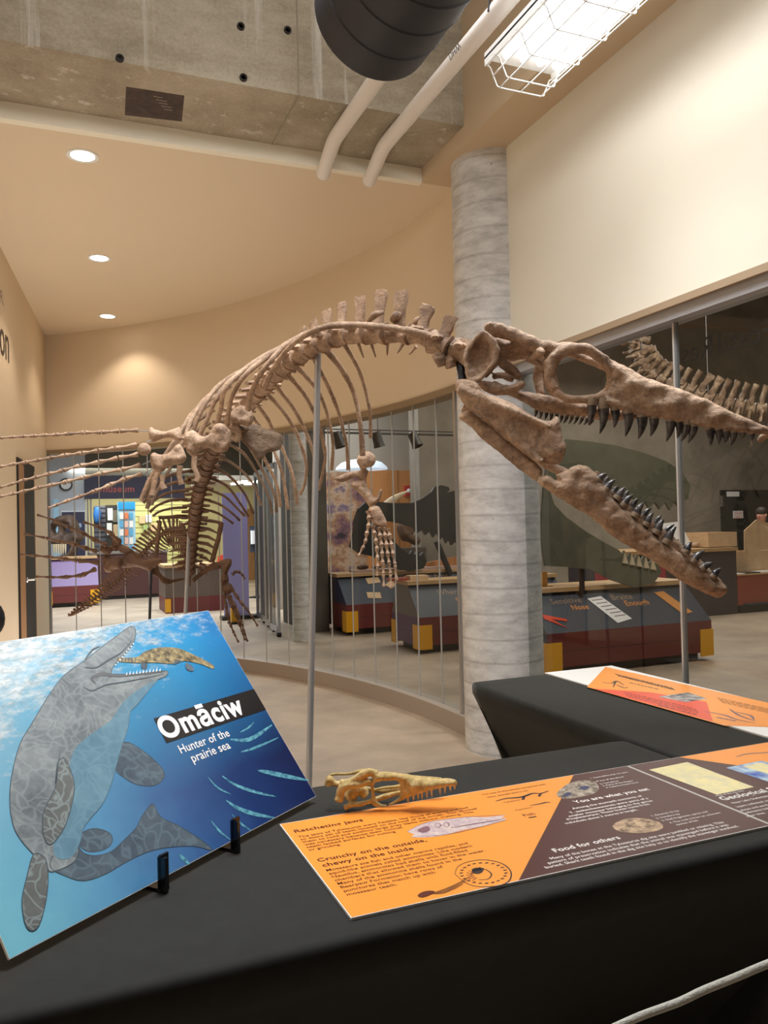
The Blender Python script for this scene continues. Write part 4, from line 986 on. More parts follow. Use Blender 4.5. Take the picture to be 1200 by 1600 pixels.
def vertebra(name, c, t, r, ln, hs, mt, lean=0.0, trans=0.05, haem=0.0, wide=0.055, hthick=0.009):
    z = Vector((0, 0, 1)); n_ = (z-t*z.dot(t)).normalized() if abs(t.z) < 0.97 else t.orthogonal().normalized()
    b_ = t.cross(n_); mb = MB()
    j = random.uniform(0.94, 1.06)
    mb.tube([c+t*(ln*k) for k in (-0.5, -0.46, -0.3, 0, 0.3, 0.46, 0.5)], [(q*r*j, q*r*1.12*j) for q in (0.75, 1.0, 0.9, 0.78, 0.92, 1.05, 0.8)], 14, nz=0.25, up=n_)
    if hs:
        w_ = wide/2; k = hs*random.uniform(0.93, 1.07); ri = []
        for f, ww, th in ((r*0.5, w_*0.9, 0.022), (r*1.25, w_*0.62, 0.014), (k*0.55, w_*0.72, hthick), (k*0.85, w_*0.85, hthick), (k, w_*0.8, hthick*0.7)):
            o = c+n_*f+t*(-lean*f); ring = []
            for q in range(10):
                a = 2*math.pi*q/10; p_ = o+t*(ww*math.copysign(abs(math.cos(a))**0.6, math.cos(a)))+b_*(th*math.copysign(abs(math.sin(a))**0.6, math.sin(a)))
                p_ = p_+(p_-o)*(noise.noise(p_*35)*0.5)
                if f == k: p_ = p_+n_*(noise.noise(p_*60)*0.012)
                ring.append(p_)
            ri.append(ring)
        mb.loft(ri)
    if trans:
        for s_ in (-1, 1):
            mb.tube([c+n_*r*0.5+b_*s_*r*0.6, c+n_*r*0.45+b_*s_*(r+trans*0.5)-t*0.01, c+n_*r*0.3+b_*s_*(r+trans)], [(0.016, 0.02), (0.011, 0.016), (0.009, 0.014)], 8, nz=0.3)
    if haem:
        mb.tube([c-n_*r*0.6, c-n_*haem*0.6-t*(-0.02), c-n_*haem-t*(-0.05)], [(0.009, 0.013), (0.008, 0.012), (0.005, 0.007)], 6)
    return mk(name, mb, mt, root, smooth=50)
random.seed(5)
for i in range(len(vs)):
    t = (vs[max(i-1, 0)]-vs[min(i+1, len(vs)-1)]).normalized()      # towards the head
    f = i/len(vs)
    r = 0.044 if i < 2 else 0.039+0.003*f
    hs = hs_list[i] if i < len(hs_list) else 0.11-0.03*f
    vertebra('vertebra', vs[i], t, r, 0.088, hs, BONE if f < 0.42 else (BONEM if f < 0.52 else BONEB), lean=0.04, trans=0.03 if i < 9 else 0.05, wide=0.066)
# atlas bits under the neck and small bony props between the spines
for k, (a, b_) in enumerate([((684, 552), (690, 572)), ((700, 556), (706, 574))]):
    mb = MB(); rtube(mb, [P(a[0], a[1], 3.0), P((a[0]+b_[0])/2, (a[1]+b_[1])/2, 3.0), P(b_[0], b_[1], 3.0)], [0.02, 0.026, 0.016], 10, nz=0.5); mk('neck_process', mb, BONE, root, smooth=180)
for a, b_ in [((575, 502), (598, 488)), ((612, 500), (627, 490)), ((640, 510), (660, 498)), ((655, 505), (668, 500))]:
    mb = MB(); rtube(mb, [P(a[0], a[1], 3.1), P((a[0]+b_[0])/2, (a[1]+b_[1])/2-2, 3.08), P(b_[0], b_[1], 3.1)], [0.010, 0.014, 0.008], 8, nz=0.6); mk('arch_process', mb, BONE, root, smooth=180)

# ---- tail
tp_ = [(296, 897, 6.45), (296, 870, 6.7), (284, 842, 6.95), (262, 832, 7.05), (240, 846, 7.1), (215, 874, 7.15), (185, 905, 7.2), (150, 934, 7.25), (108, 962, 7.3)]
tv = resample(crom([P(*q) for q in tp_], 10), 0.036)
for i in range(1, len(tv)):
    t = (tv[max(i-1, 0)]-tv[min(i+1, len(tv)-1)]).normalized(); f = i/len(tv)
    k = (0.10+0.03*math.sin(math.pi*min(1, f*1.4)))*(1-0.85*max(0, (f-0.66)/0.34))
    vertebra('tail_vertebra', tv[i], t, 0.027*(1-0.75*f), 0.034, k, BONEB, lean=0.35, trans=0, haem=k*1.05, wide=0.028, hthick=0.006)

# ---- ribs: (picture path, depth at root, middle, tip, thickness)
RN = [([(688, 530), (640, 517), (560, 508), (500, 513), (455, 540), (428, 575), (413, 606)], 3.0, 3.0, 3.35, .013),
 ([(500, 513), (450, 537), (412, 577), (394, 610), (387, 640)], 3.3, 3.25, 3.45, .012), ([(475, 523), (420, 556), (380, 590), (361, 625), (355, 664)], 3.4, 3.35, 3.5, .012),
 ([(450, 538), (395, 568), (354, 604), (345, 640), (338, 668)], 3.55, 3.45, 3.55, .012), ([(425, 552), (366, 590), (341, 618), (326, 650), (311, 682)], 3.65, 3.55, 3.6, .011),
 ([(405, 565), (347, 598), (321, 630), (305, 665), (293, 700)], 3.8, 3.7, 3.7, .011), ([(385, 582), (327, 618), (301, 652), (286, 690), (270, 712), (256, 730)], 3.95, 3.8, 3.85, .011),
 ([(360, 602), (306, 640), (286, 668), (264, 702), (250, 725), (240, 762)], 4.1, 3.95, 4.0, .011), ([(345, 620), (295, 655), (276, 688), (252, 720), (234, 748), (220, 782)], 4.25, 4.1, 4.15, .011),
 ([(335, 640), (285, 675), (262, 712), (240, 745), (226, 775)], 4.4, 4.25, 4.3, .011), ([(328, 660), (280, 694), (254, 730), (238, 762), (230, 795)], 4.55, 4.4, 4.4, .011), ([(322, 680), (285, 700), (262, 738), (246, 768), (236, 788)], 4.7, 4.55, 4.5, .010)]
RF = [([(535, 533), (557, 570), (570, 606), (578, 645), (579, 684)], 3.3, 3.6, 3.7, .009), ([(508, 546), (532, 574), (551, 610), (562, 655), (567, 712)], 3.4, 3.75, 3.85, .014),
 ([(490, 560), (513, 605), (529, 645), (541, 693), (544, 734)], 3.48, 3.8, 3.95, .009), ([(467, 577), (494, 607), (510, 643), (520, 690), (518, 734)], 3.58, 3.9, 4.05, .010),
 ([(450, 586), (477, 618), (497, 660), (508, 707), (505, 735), (498, 765)], 3.66, 4.0, 4.15, .010), ([(430, 602), (457, 636), (477, 673), (490, 710), (492, 740)], 3.78, 4.1, 4.25, .010),
 ([(412, 611), (440, 640), (463, 677), (478, 722), (476, 755), (469, 772)], 3.9, 4.2, 4.35, .010), ([(397, 627), (417, 653), (430, 680), (443, 705), (458, 745), (465, 788)], 4.02, 4.3, 4.45, .010),
 ([(386, 640), (402, 662), (422, 692), (441, 740), (450, 796)], 4.12, 4.4, 4.55, .010), ([(374, 655), (392, 680), (414, 718), (432, 756), (438, 792)], 4.25, 4.5, 4.65, .010),
 ([(362, 672), (388, 696), (410, 735), (428, 770), (432, 800)], 4.4, 4.65, 4.75, .009), ([(350, 690), (380, 708), (402, 740), (420, 776), (425, 802)], 4.55, 4.8, 4.9, .009),
 ([(338, 712), (366, 726), (394, 754), (408, 790)], 4.8, 5.0, 5.1, .009), ([(330, 730), (356, 742), (381, 770), (396, 802)], 5.0, 5.15, 5.25, .009), ([(325, 746), (354, 759), (376, 788), (388, 807)], 5.15, 5.3, 5.4, .009),
 ([(321, 764), (350, 775), (372, 796), (382, 806)], 5.35, 5.45, 5.55, .009), ([(318, 780), (345, 789), (366, 805), (374, 813)], 5.5, 5.6, 5.7, .009), ([(315, 795), (338, 801), (356, 812), (364, 818)], 5.62, 5.75, 5.8, .009),
 ([(300, 735), (268, 742), (246, 756), (232, 775)], 5.05, 4.9, 4.9, .010), ([(298, 750), (266, 756), (240, 768), (224, 786)], 5.2, 5.05, 5.0, .010), ([(295, 766), (264, 770), (244, 780), (230, 792)], 5.35, 5.2, 5.15, .010),
 ([(293, 780), (266, 782), (246, 790), (234, 800)], 5.5, 5.35, 5.3, .010), ([(292, 793), (270, 794), (250, 799), (239, 806)], 5.62, 5.5, 5.45, .009), ([(292, 806), (272, 806), (255, 810)], 5.75, 5.65, 5.6, .009)]
for pts, d0, dm, d1, th in RN+RF:
    n = len(pts); path = []
    for i, (x, y) in enumerate(pts):
        u = i/(n-1); d = d0+(dm-d0)*u*2 if u < 0.5 else dm+(d1-dm)*(u-0.5)*2
        path.append(P(x, y, d))
    mb = MB(); rtube(mb, path, [(th*1.1, th*0.8), (th, th*0.7), (th*0.9, th*0.62), (th*0.85, th*0.6), (th*1.15, th*0.8)], 8, n=6, nz=0.25, up=NV.cross(path[1]-path[0]))
    mk('rib', mb, BONE if d0 < 4.3 else (BONEM if d0 < 4.9 else BONEB), root, smooth=60)
# short neck ribs and short trunk ribs near the hips
for a, b_ in [((558, 532), (568, 559)), ((578, 530), (587, 558)), ((606, 530), (605, 555)), ((632, 534), (621, 552)), ((651, 541), (639, 554))]:
    mb = MB(); mb.tube([P(a[0], a[1], 3.2), P((a[0]+b_[0])/2, (a[1]+b_[1])/2, 3.22), P(b_[0], b_[1], 3.22)], [0.008, 0.006, 0.003], 8); mk('rib', mb, BONE, root, smooth=60)
for k, y in enumerate((826, 838, 849, 860, 871, 882, 891)):
    d = 5.9+k*0.08
    for s_, x0, x1 in ((-1, 290, 257+k*2.5), (1, 312, 342-k*3.0)):
        mb = MB(); mb.tube([P(x0, y-1, d), P((x0+x1)/2, y-1+(0 if s_ < 0 else 2), d), P(x1, y+2+(0 if s_ < 0 else 6), d)], [0.014, 0.013, 0.005], 8, nz=0.3); mk('rib', mb, BONEB, root, smooth=60)
# stubby rib pieces hanging below the shoulder
for pts in ([(304, 712), (303, 728), (309, 744), (307, 752)], [(281, 727), (280, 742), (284, 757)], [(254, 742), (253, 755), (256, 764)], [(240, 745), (240, 760), (238, 774)]):
    mb = MB(); rtube(mb, [P(x, y, 4.1) for x, y in pts], [(0.016, 0.012), (0.012, 0.009), (0.018, 0.012)], 8, nz=0.3); mk('rib', mb, BONE, root, smooth=60)

# ---- flippers
def digit(parent, pts, d0, d1, r0, r1, mt):
    mb = MB(); n = len(pts)
    for i in range(n-1):
        u = i/(n-1.0); a, b_ = P(*pts[i], d0+(d1-d0)*u), P(*pts[i+1], d0+(d1-d0)*(i+1)/(n-1.0))
        r = r0+(r1-r0)*u; L = b_-a
        mb.spool(a+L*0.02, b_-L*0.03, r*1.12, r*0.5, r*1.06, 9)
    mk('digit', mb, mt, parent, smooth=60)
c2 = lambda pts: [(x*.21667, 640+y*.21667) for x, y in pts]
cs = lambda pts: [(200+x*.21667, 540+y*.21667) for x, y in pts]
mb = MB()
hum = cs([(405, 640), (430, 620), (470, 607), (500, 630), (540, 655), (585, 640), (610, 590), (640, 562), (690, 562), (735, 610), (745, 650), (738, 720), (700, 768), (640, 770), (590, 742), (560, 740), (520, 765), (495, 800), (465, 800), (430, 775), (403, 700)])
plate(mb, hum, lambda x, y: P(x, y, 3.45), 0.035, R=13, step=4, nz=0.4, nf=28)
rad_ = cs([(150, 600), (170, 585), (195, 602), (260, 616), (330, 600), (375, 580), (388, 620), (388, 685), (360, 692), (320, 670), (260, 670), (200, 690), (170, 702), (152, 660)])
plate(mb, rad_, lambda x, y: P(x, y, 3.42), 0.024, R=9, step=4, nz=0.3)
uln = cs([(160, 790), (190, 768), (225, 785), (290, 775), (330, 730), (372, 706), (405, 760), (420, 812), (395, 850), (330, 862), (280, 882), (250, 912), (205, 912), (170, 875)])
plate(mb, uln, lambda x, y: P(x, y, 3.40), 0.028, R=11, step=4, nz=0.4)
fl = mk('front_flipper', mb, BONE, root, voxel=0.005, sm=1, rough=0.003)
mb = MB(); mb.ball(P(226, 702, 3.36), (0.026, 0.02, 0.026), 10, nz=0.2); mk('wrist_bone', mb, BONE, fl, smooth=180)
D1 = [(1000, 150), (860, 155), (730, 165), (610, 165), (490, 175), (400, 182), (320, 185), (240, 190), (165, 193), (85, 198), (0, 205), (-80, 212), (-150, 218)]
D2 = [(990, 252), (825, 281), (705, 297), (590, 315), (465, 330), (360, 350), (270, 365), (180, 380), (90, 395), (0, 413), (-90, 430)]
D3 = [(1000, 322), (850, 350), (710, 380), (575, 405), (450, 440), (350, 465), (255, 490), (165, 510), (75, 540), (0, 560), (-80, 585)]
D4 = [(1015, 400), (870, 435), (730, 460), (600, 490), (480, 520), (370, 545), (270, 565), (170, 590), (90, 608), (0, 628), (-80, 645)]
D5 = [(1025, 462), (900, 500), (790, 545), (680, 590), (570, 630), (480, 660), (400, 690), (345, 712)]
for k, D_ in enumerate((D1, D2, D3, D4, D5)): digit(fl, c2(D_), 3.38, 3.1, 0.0135 if k else 0.0125, 0.0065, BONE)
mb = MB()
for a, b_ in (((217, 673), (233, 674)), ((228, 692), (236, 688)), ((222, 726), (236, 720)), ((224, 740), (240, 732))): mb.tube([P(*a, 3.37), P(*b_, 3.39)], 0.0022, 6)
mk('flipper_wire', mb, STEEL, fl)
# shoulder blade and coracoid plate
mb = MB()
plate(mb, cs([(730, 500), (760, 460), (800, 432), (850, 435), (890, 465), (905, 510), (895, 560), (860, 585), (820, 570), (780, 575), (740, 560)]), lambda x, y: P(x, y, 3.55), 0.030, R=12, step=4, nz=0.5, nf=30)
rtube(mb, [P(*cs([p_])[0], 3.56) for p_ in ((740, 600), (790, 610), (800, 660), (770, 690))], [0.012, 0.016, 0.014, 0.01], 8, nz=0.5)
mk('shoulder_blade', mb, BONE, root, voxel=0.005, sm=1, rough=0.003)
mb = MB()
plate(mb, cs([(790, 585), (850, 590), (900, 570), (940, 590), (990, 610), (1060, 622), (1112, 648), (1110, 700), (1100, 745), (1050, 765), (1000, 775), (975, 815), (935, 822), (900, 770), (870, 740), (820, 690), (790, 640)]), lambda x, y: P(x, y, 3.6+(x-370)*0.001), 0.009, R=6, step=4, nz=0.6, nf=30)
rtube(mb, [P(*cs([p_])[0], 3.58+0.06*k) for k, p_ in enumerate(((800, 600), (880, 600), (920, 590), (990, 620), (1060, 628), (1108, 650)))], [0.016, 0.02, 0.014, 0.012, 0.010, 0.006], 8, nz=0.5)
mk('coracoid', mb, CORA, root, smooth=60)

# far front flipper, hanging beyond the ribs
mb = MB()
plate(mb, [(520, 748), (530, 743), (545, 737), (560, 735), (576, 734), (574, 743), (570, 752), (556, 747), (545, 750), (532, 754)], lambda x, y: P(x, y, 4.15), 0.02, R=6, step=3, nz=0.4)
plate(mb, [(557, 722), (561, 710), (575, 705), (586, 712), (587, 722), (580, 730), (565, 731)], lambda x, y: P(x, y, 4.1), 0.028, R=9, step=3, nz=0.4)
rtube(mb, [P(566, 725, 4.12), P(568, 738, 4.14), P(566, 752, 4.16)], 0.018, 8, nz=0.4)
plate(mb, [(547, 758), (556, 751), (571, 750), (575, 760), (586, 778), (590, 770), (596, 763), (597, 770), (593, 782), (585, 789), (577, 792), (569, 780), (558, 768)], lambda x, y: P(x, y, 4.15), 0.03, R=9, step=3, nz=0.3)
plate(mb, [(575, 796), (584, 790), (593, 792), (600, 805), (605, 817), (601, 824), (592, 824), (583, 819)], lambda x, y: P(x, y, 4.14), 0.024, R=8, step=3, nz=0.3)
ff = mk('front_flipper', mb, BONE, root, voxel=0.005, sm=1, label='far front flipper hanging beyond the ribs')
for pts in ([(575, 798), (577, 810), (576, 822), (573, 834), (571, 846), (567, 856), (560, 869)], [(583, 822), (585, 834), (588, 846), (589, 858), (590, 872), (590, 886), (589, 900)], [(592, 824), (594, 838), (596, 852), (597, 866), (598, 880), (599, 897), (600, 918)], [(599, 824), (602, 838), (604, 852), (606, 866), (608, 880), (610, 897), (611, 920)], [(606, 826), (609, 838), (612, 852), (614, 866), (617, 882), (620, 908)]):
    digit(ff, pts, 4.13, 4.1, 0.0165, 0.009, BONE)

# hips and hind flippers
c3 = lambda pts: [(80+x*.28333, 780+y*.28333) for x, y in pts]
mb = MB(); d = 5.75
rtube(mb, [P(250, 815, d+0.1), P(247, 840, d), P(244, 868, d-0.05), P(241, 886, d-0.1)], [(0.02, 0.014)]*3, 10, nz=0.2); rtube(mb, [P(248, 809, d+0.1), P(268, 808, d+0.15), P(292, 808, d+0.2)], 0.014, 8, nz=0.2)
plate(mb, c3([(545, 350), (570, 345), (590, 360), (600, 400), (625, 425), (660, 440), (725, 432), (735, 445), (680, 460), (640, 472), (605, 460), (585, 430), (550, 410)]), lambda x, y: P(x, y, d-0.05+(x-235)*0.006), 0.022, R=6, step=3, nz=0.3)
mk('pelvis', mb, BONEB, root, voxel=0.006, sm=1, rough=0.003)
mb = MB(); d = 6.15
rtube(mb, [P(313, 812, d), P(330, 814, d), P(346, 817, d)], 0.014, 8, nz=0.2); rtube(mb, [P(346, 816, d), P(341, 842, d), P(335, 864, d), P(331, 878, d)], [(0.02, 0.014)]*3, 10, nz=0.2)
plate(mb, c3([(772, 448), (790, 425), (840, 385), (890, 350), (930, 345), (950, 365), (930, 385), (880, 395), (830, 425), (790, 458)]), lambda x, y: P(x, y, d), 0.022, R=6, step=3, nz=0.3)
mk('pelvis', mb, BONEB, root, voxel=0.006, sm=1, rough=0.003)
mb = MB(); d = 5.55
plate(mb, c3([(387, 372), (390, 330), (410, 300), (450, 282), (475, 315), (510, 335), (560, 325), (600, 322), (612, 345), (570, 375), (545, 398), (520, 390), (470, 375), (420, 380)]), lambda x, y: P(x, y, d), 0.05, R=10, step=3, nz=0.3)
plate(mb, c3([(288, 320), (310, 305), (345, 325), (380, 318), (392, 340), (388, 370), (375, 385), (350, 388), (330, 405), (300, 400), (288, 375)]), lambda x, y: P(x, y, d-0.05), 0.04, R=9, step=3, nz=0.3)
plate(mb, c3([(355, 258), (375, 245), (420, 262), (450, 282), (440, 295), (400, 300), (370, 285)]), lambda x, y: P(x, y, d-0.02), 0.035, R=7, step=3, nz=0.3)
mb.ball(P(166, 859, d-0.08), (0.04, 0.03, 0.032), 9, nz=0.3); mb.ball(P(178, 856, d-0.05), 0.026, 8, nz=0.3); mb.ball(P(183, 846, d-0.05), (0.036, 0.03, 0.03), 8, nz=0.3)
hf = mk('hind_flipper', mb, BONEB, root, voxel=0.006, sm=1, rough=0.003)
for pts in (c2([(262, 757), (385, 795), (500, 850), (600, 892), (680, 937), (768, 978)][::-1]), c2([(850, 945), (800, 892), (710, 845), (600, 810)]), c2([(700, 1022), (610, 997), (540, 970), (430, 950), (330, 925), (170, 895)]), c2([(715, 1105), (560, 1088), (460, 1075), (350, 1063), (250, 1053), (140, 1045)]), [(150, 889), (128, 899), (100, 902), (77, 902), (56, 901)]):
    digit(hf, pts, 5.45, 5.2, 0.022, 0.008, BONEB)
mb = MB(); d = 6.1
plate(mb, [(342, 878), (350, 874), (361, 873), (362, 882), (356, 895), (358, 907), (350, 912), (344, 908), (348, 893)], lambda x, y: P(x, y, d), 0.045, R=7, step=3, nz=0.3)
plate(mb, [(347, 912), (357, 910), (364, 916), (362, 926), (354, 930), (347, 924)], lambda x, y: P(x, y, d), 0.035, R=6, step=3, nz=0.4)
hf2 = mk('hind_flipper', mb, BONEB, root, voxel=0.006, sm=1, label='far hind flipper hanging down')
for pts in ([(363, 898), (368, 893), (374, 894), (379, 898), (383, 905)], [(362, 920), (370, 932), (378, 943), (386, 952), (395, 965), (403, 979)], [(358, 930), (366, 945), (372, 960), (378, 974), (382, 988), (387, 1003)], [(355, 930), (362, 946), (368, 960), (374, 975), (379, 988), (383, 1001)], [(350, 928), (353, 946), (356, 962), (360, 976), (366, 990), (373, 1004)]):
    digit(hf2, pts, d, d, 0.020, 0.009, BONEB)
# the poles that hold it up
def pole(a, b_, r, label, mt):
    k = b_.z/(a.z-b_.z); g = b_-(a-b_)*k; t = thing('support_pole', label, 'pole', (g.x, g.y, 0), 'poles under the skeleton')
    mb = MB(); mb.tube([a, g], r, 16); mk('shaft', mb, mt, t, smooth=60)
    mb = MB(); mb.lathe([(0.14, 0), (0.14, 0.012), (r*1.2, 0.014)], Matrix.Translation((g.x, g.y, 0)), 28); mk('base_plate', mb, BLACKM, t, smooth=40)
a = PY(497, 548, 3.3); b_ = PY(483, 1210, 3.3); pole(a, b_, 0.0138, 'tall grey steel pole under the front of the backbone', STEEL)
pole(P(296, 822, 5.95), P(290, 957, 5.95), 0.0145, 'grey steel pole under the lower backbone, behind the blue board', STEEL)
pole(P(236, 890, 5.7), P(234, 962, 5.7), 0.010, 'thin dark pole under the near hind flipper', mat('dark_steel', srgb(70, 72, 80), 0.4, metal=0.7))

# ------------------------------------------------------------------ small yellow skull cast lying on the table
YB = bone_mat('yellow_cast', srgb(176, 148, 84), srgb(214, 188, 122), srgb(238, 218, 166), 0.5, 40)
sc0 = PZ(580, 1266, TZ); ds = (sc0-EYEP).dot(FW)
def ys(off=0.0): return lambda x, y: P(x, y, ds+off)
mb = MB()
hole = [(585, 1225), (594, 1221), (608, 1220), (622, 1221), (625, 1240), (618, 1250), (602, 1257), (590, 1252), (586, 1240)]
yo = [(579, 1223), (584, 1212), (575, 1209), (590, 1206), (612, 1206), (630, 1209), (645, 1211), (662, 1215), (682, 1217), (700, 1216), (711, 1218), (715, 1223), (712, 1228), (698, 1229), (680, 1233), (656, 1239), (640, 1245), (625, 1252), (612, 1258), (596, 1262), (583, 1259), (580, 1245)]
plate(mb, yo, ys(-0.02), lambda x, y: 0.012+0.010*max(0, min(1, (x-625)/20))-0.009*max(0, (x-650)/65), R=8, step=2.5, holes=[hole], nz=0.4, nf=60, sub=3)
rtube(mb, [P(x, y, ds-0.02) for x, y in ((531, 1222), (545, 1222), (560, 1214), (575, 1207), (590, 1208))], [0.008, 0.010, 0.011, 0.011, 0.008], 8, nz=0.4, nf=60)
rtube(mb, [P(x, y, ds+0.04) for x, y in ((513, 1218), (520, 1210), (545, 1209), (566, 1204), (585, 1207))], [0.005, 0.004, 0.004, 0.006, 0.006], 8, nz=0.4, nf=60)
rtube(mb, [P(x, y, ds+0.01) for x, y in ((512, 1228), (514, 1218), (524, 1224), (533, 1226))], [0.011, 0.010, 0.008, 0.010], 8, nz=0.4, nf=60)
rtube(mb, [P(x, y, ds-0.025) for x, y in ((529, 1252), (532, 1238), (540, 1228), (560, 1225), (580, 1222))], [0.012, 0.011, 0.012, 0.009, 0.008], 8, nz=0.4, nf=60)
rtube(mb, [P(x, y, ds) for x, y in ((545, 1250), (552, 1238), (562, 1234), (572, 1244))], [0.018, 0.018, 0.016, 0.012], 8, nz=0.4, nf=60)
rtube(mb, [P(x, y, ds-0.025) for x, y in ((538, 1262), (550, 1258), (565, 1256), (582, 1251))], [0.008, 0.007, 0.0065, 0.007], 8, nz=0.3, nf=60)
rtube(mb, [P(x, y, ds+0.03) for x, y in ((580, 1236), (598, 1231), (620, 1229), (640, 1224))], [0.004, 0.0035, 0.005, 0.006], 8)
rtube(mb, [P(x, y, ds+0.01) for x, y in ((584, 1250), (600, 1245), (618, 1240), (636, 1236))], [0.006, 0.008, 0.006, 0.005], 8)
rtube(mb, [P(x, y, ds+0.06) for x, y in ((580, 1212), (620, 1213), (650, 1216), (690, 1218))], [0.006, 0.008, 0.008, 0.006], 8)
rtube(mb, [P(x, y, ds+0.055) for x, y in ((540, 1238), (570, 1232), (600, 1236), (650, 1228), (690, 1224))], [0.006, 0.006, 0.006, 0.006, 0.005], 8)
ysk = mk('skull_cast', mb, YB, None, 'small yellowish mosasaur skull cast lying behind the orange panel', 'skull', loc=(sc0.x, sc0.y, TZ), voxel=0.0022, sm=2)
YT = mat('ivory_tooth', srgb(226, 208, 172), 0.35)
for a, b_ in [((637, 1244), (638, 1256)), ((646, 1242), (646, 1252)), ((653, 1240), (654, 1250)), ((659, 1238), (660, 1250)), ((667, 1237), (667, 1247)), ((674, 1234), (675, 1246)), ((687, 1231), (688, 1243)), ((695, 1230), (695, 1240)), ((703, 1228), (704, 1237)), ((710, 1227), (711, 1234))]:
    mb = MB(); A_, B_ = P(*a, ds-0.02), P(*b_, ds-0.022); mb.tube([A_+(A_-B_)*0.2, A_, A_+(B_-A_)*0.6, B_], [0.0038, 0.0036, 0.0024, 0.0003], 8); mk('tooth', mb, YT, ysk, smooth=60)
# ------------------------------------------------------------------ the gallery behind the glass
PALE = mat('pale_gallery_wall', srgb(188, 180, 166), 0.8); PALEY = mat('pale_yellow_wall', srgb(222, 212, 160), 0.8); SHOPW = mat('grey_shop_wall', srgb(188, 194, 202), 0.8)
NAVYP = mat('navy_panel', srgb(48, 50, 78), 0.5); MARO = mat('maroon_panel', srgb(104, 40, 38), 0.5); PURP = mat('purple_panel', srgb(92, 62, 92), 0.5); SLATE = mat('slate_panel', srgb(58, 64, 76), 0.45)
GREYP = mat('grey_brown_panel', srgb(112, 102, 96), 0.6); YEL = mat('yellow_guard', srgb(226, 164, 24), 0.4); BLK2 = mat('black_plinth', srgb(24, 24, 26), 0.5); REDP = mat('red_brown_panel', srgb(158, 76, 58), 0.5); TEAL = mat('teal_panel', srgb(44, 62, 78), 0.5)
CARD = mat('cardboard', srgb(206, 172, 132), 0.8, col2=srgb(214, 182, 144), scale=10); PAPER = mat('white_paper', srgb(240, 240, 240), 0.6); OTX = mat('orange_lettering', srgb(206, 138, 70), 0.5); TTX = mat('tan_lettering', srgb(150, 128, 108), 0.5)
def bstruct(name, m_, *b, **k): return struct(name, MB().box(*b), m_, **k)
HC = mat('gallery_ceiling_paint', srgb(150, 140, 126), 0.85)
hp = [Vector((-3, 10.75, 6.6))]+[arc(A1+(A0-A1)*i/24, 6.6, AR+0.2) for i in range(25)]+[Vector((2.9, -2, 6.6)), Vector((22, -2, 6.6)), Vector((22, 23, 6.6)), Vector((-3, 23, 6.6))]
struct('ceiling_gallery', MB().prism(hp, Vector((0, 0, 0.05))), HC)
bstruct('wall_gallery_left', SHOPW, -3.0, -2.8, 10.6, 23, 0, 6.6)
bstruct('wall_gallery_rear', PALEY, -3.0, 9, 23.0, 23.2, 0, 6.6)
bstruct('wall_gallery_far', HALLC, 6.9, 22, 13.6, 13.8, 0, 6.6)
bstruct('wall_gallery_return', HALLC, 6.7, 6.9, 13.6, 23, 0, 6.6)
bstruct('wall_gallery_right', HALLC, 21, 21.2, -2, 13.6, 0, 6.6)
bstruct('gallery_beam', mat('beam_paint', srgb(150, 134, 118), 0.8), 6.9, 21, 13.25, 13.6, PY(1100, 507, 13.25).z, PY(1100, 491, 13.25).z)
# concrete block, its slim round column and the wood panelled wall
xa, xb = PY(483, 850, 10.9).x, PY(512, 850, 10.9).x
bstruct('wall_gallery_block', DARKC, xa, xb, 10.9, 12.4, 0, 6.6)
q = PY(468, 850, 10.2); mb = MB(); mb.lathe([(0.115, 0), (0.115, 6.6)], Matrix.Translation((q.x, 10.2, 0)), 32)
struct('gallery_column', mb, MATS['column_concrete'], smooth=40)
x0, x1 = PY(560, 760, 14.2).x, PY(656, 760, 14.2).x
zt = PY(620, 735, 14.2).z
bstruct('wall_gallery_panelled', ORANGEW, x0, x1, 14.2, 14.3, 0, zt)
for k, px in enumerate((622,)):
    xx = PY(px, 760, 14.19).x; bstruct('trim_7', DWOOD, xx-0.012, xx+0.012, 14.19, 14.2, 0, zt)
bstruct('wall_gallery_upper', PALE, x0-1.6, x1, 14.3, 14.4, 0, 6.6)
xa, xb = PY(656, 760, 12.2).x, PY(760, 760, 12.2).x
bstruct('wall_gallery_pier', HALLC, xa, xb, 12.2, 12.6, 0, 6.6)

# --- mural, dome lamp, wall device
MUR, nt, b = nt_mat('mural_print'); v = coords(nt, (1, 1, 1.4))
n1 = nz_(nt, v, 2.6, 6, 0.65)
nt.links.new(ramp(nt, n1, [(0.30, srgb(70, 58, 70)), (0.42, srgb(150, 110, 120)), (0.5, srgb(196, 150, 110)), (0.58, srgb(226, 196, 170)), (0.68, srgb(120, 100, 140)), (0.8, srgb(236, 226, 226))]), b.inputs['Base Color'])
x0, x1 = PY(512, 800, 12.8).x, PY(572, 800, 12.8).x; z0, z1 = 0.0, PY(540, 738, 12.8).z
mk('mural', MB().box(x0, x1, 12.8, 12.88, z0, z1), MUR, None, 'colourful rocky mural panel behind the glass, beside the dark dinosaur head', 'mural')
LGLOW = mat('lit_shade', srgb(226, 238, 250), 0.5, emit=srgb(216, 234, 255), estr=0.7)
q = PY(565, 732, 13.2); t = thing('dome_lamp', 'pale glowing dome lamp behind the glass above the mural', 'lamp', tuple(q))
mb = MB(); mb.lathe([(0.0, 0.16), (0.2, 0.15), (0.36, 0.1), (0.45, 0.02), (0.46, -0.02), (0.44, -0.02), (0.3, 0.08), (0.0, 0.12)], Matrix.Translation(q), 32); mk('lamp_shade', mb, LGLOW, t, smooth=60)
mb = MB(); mb.tube([q+Vector((0, 0, 0.15)), Vector((q.x, q.y, 6.6))], 0.008, 6); mk('lamp_cord', mb, BLACKM, t)
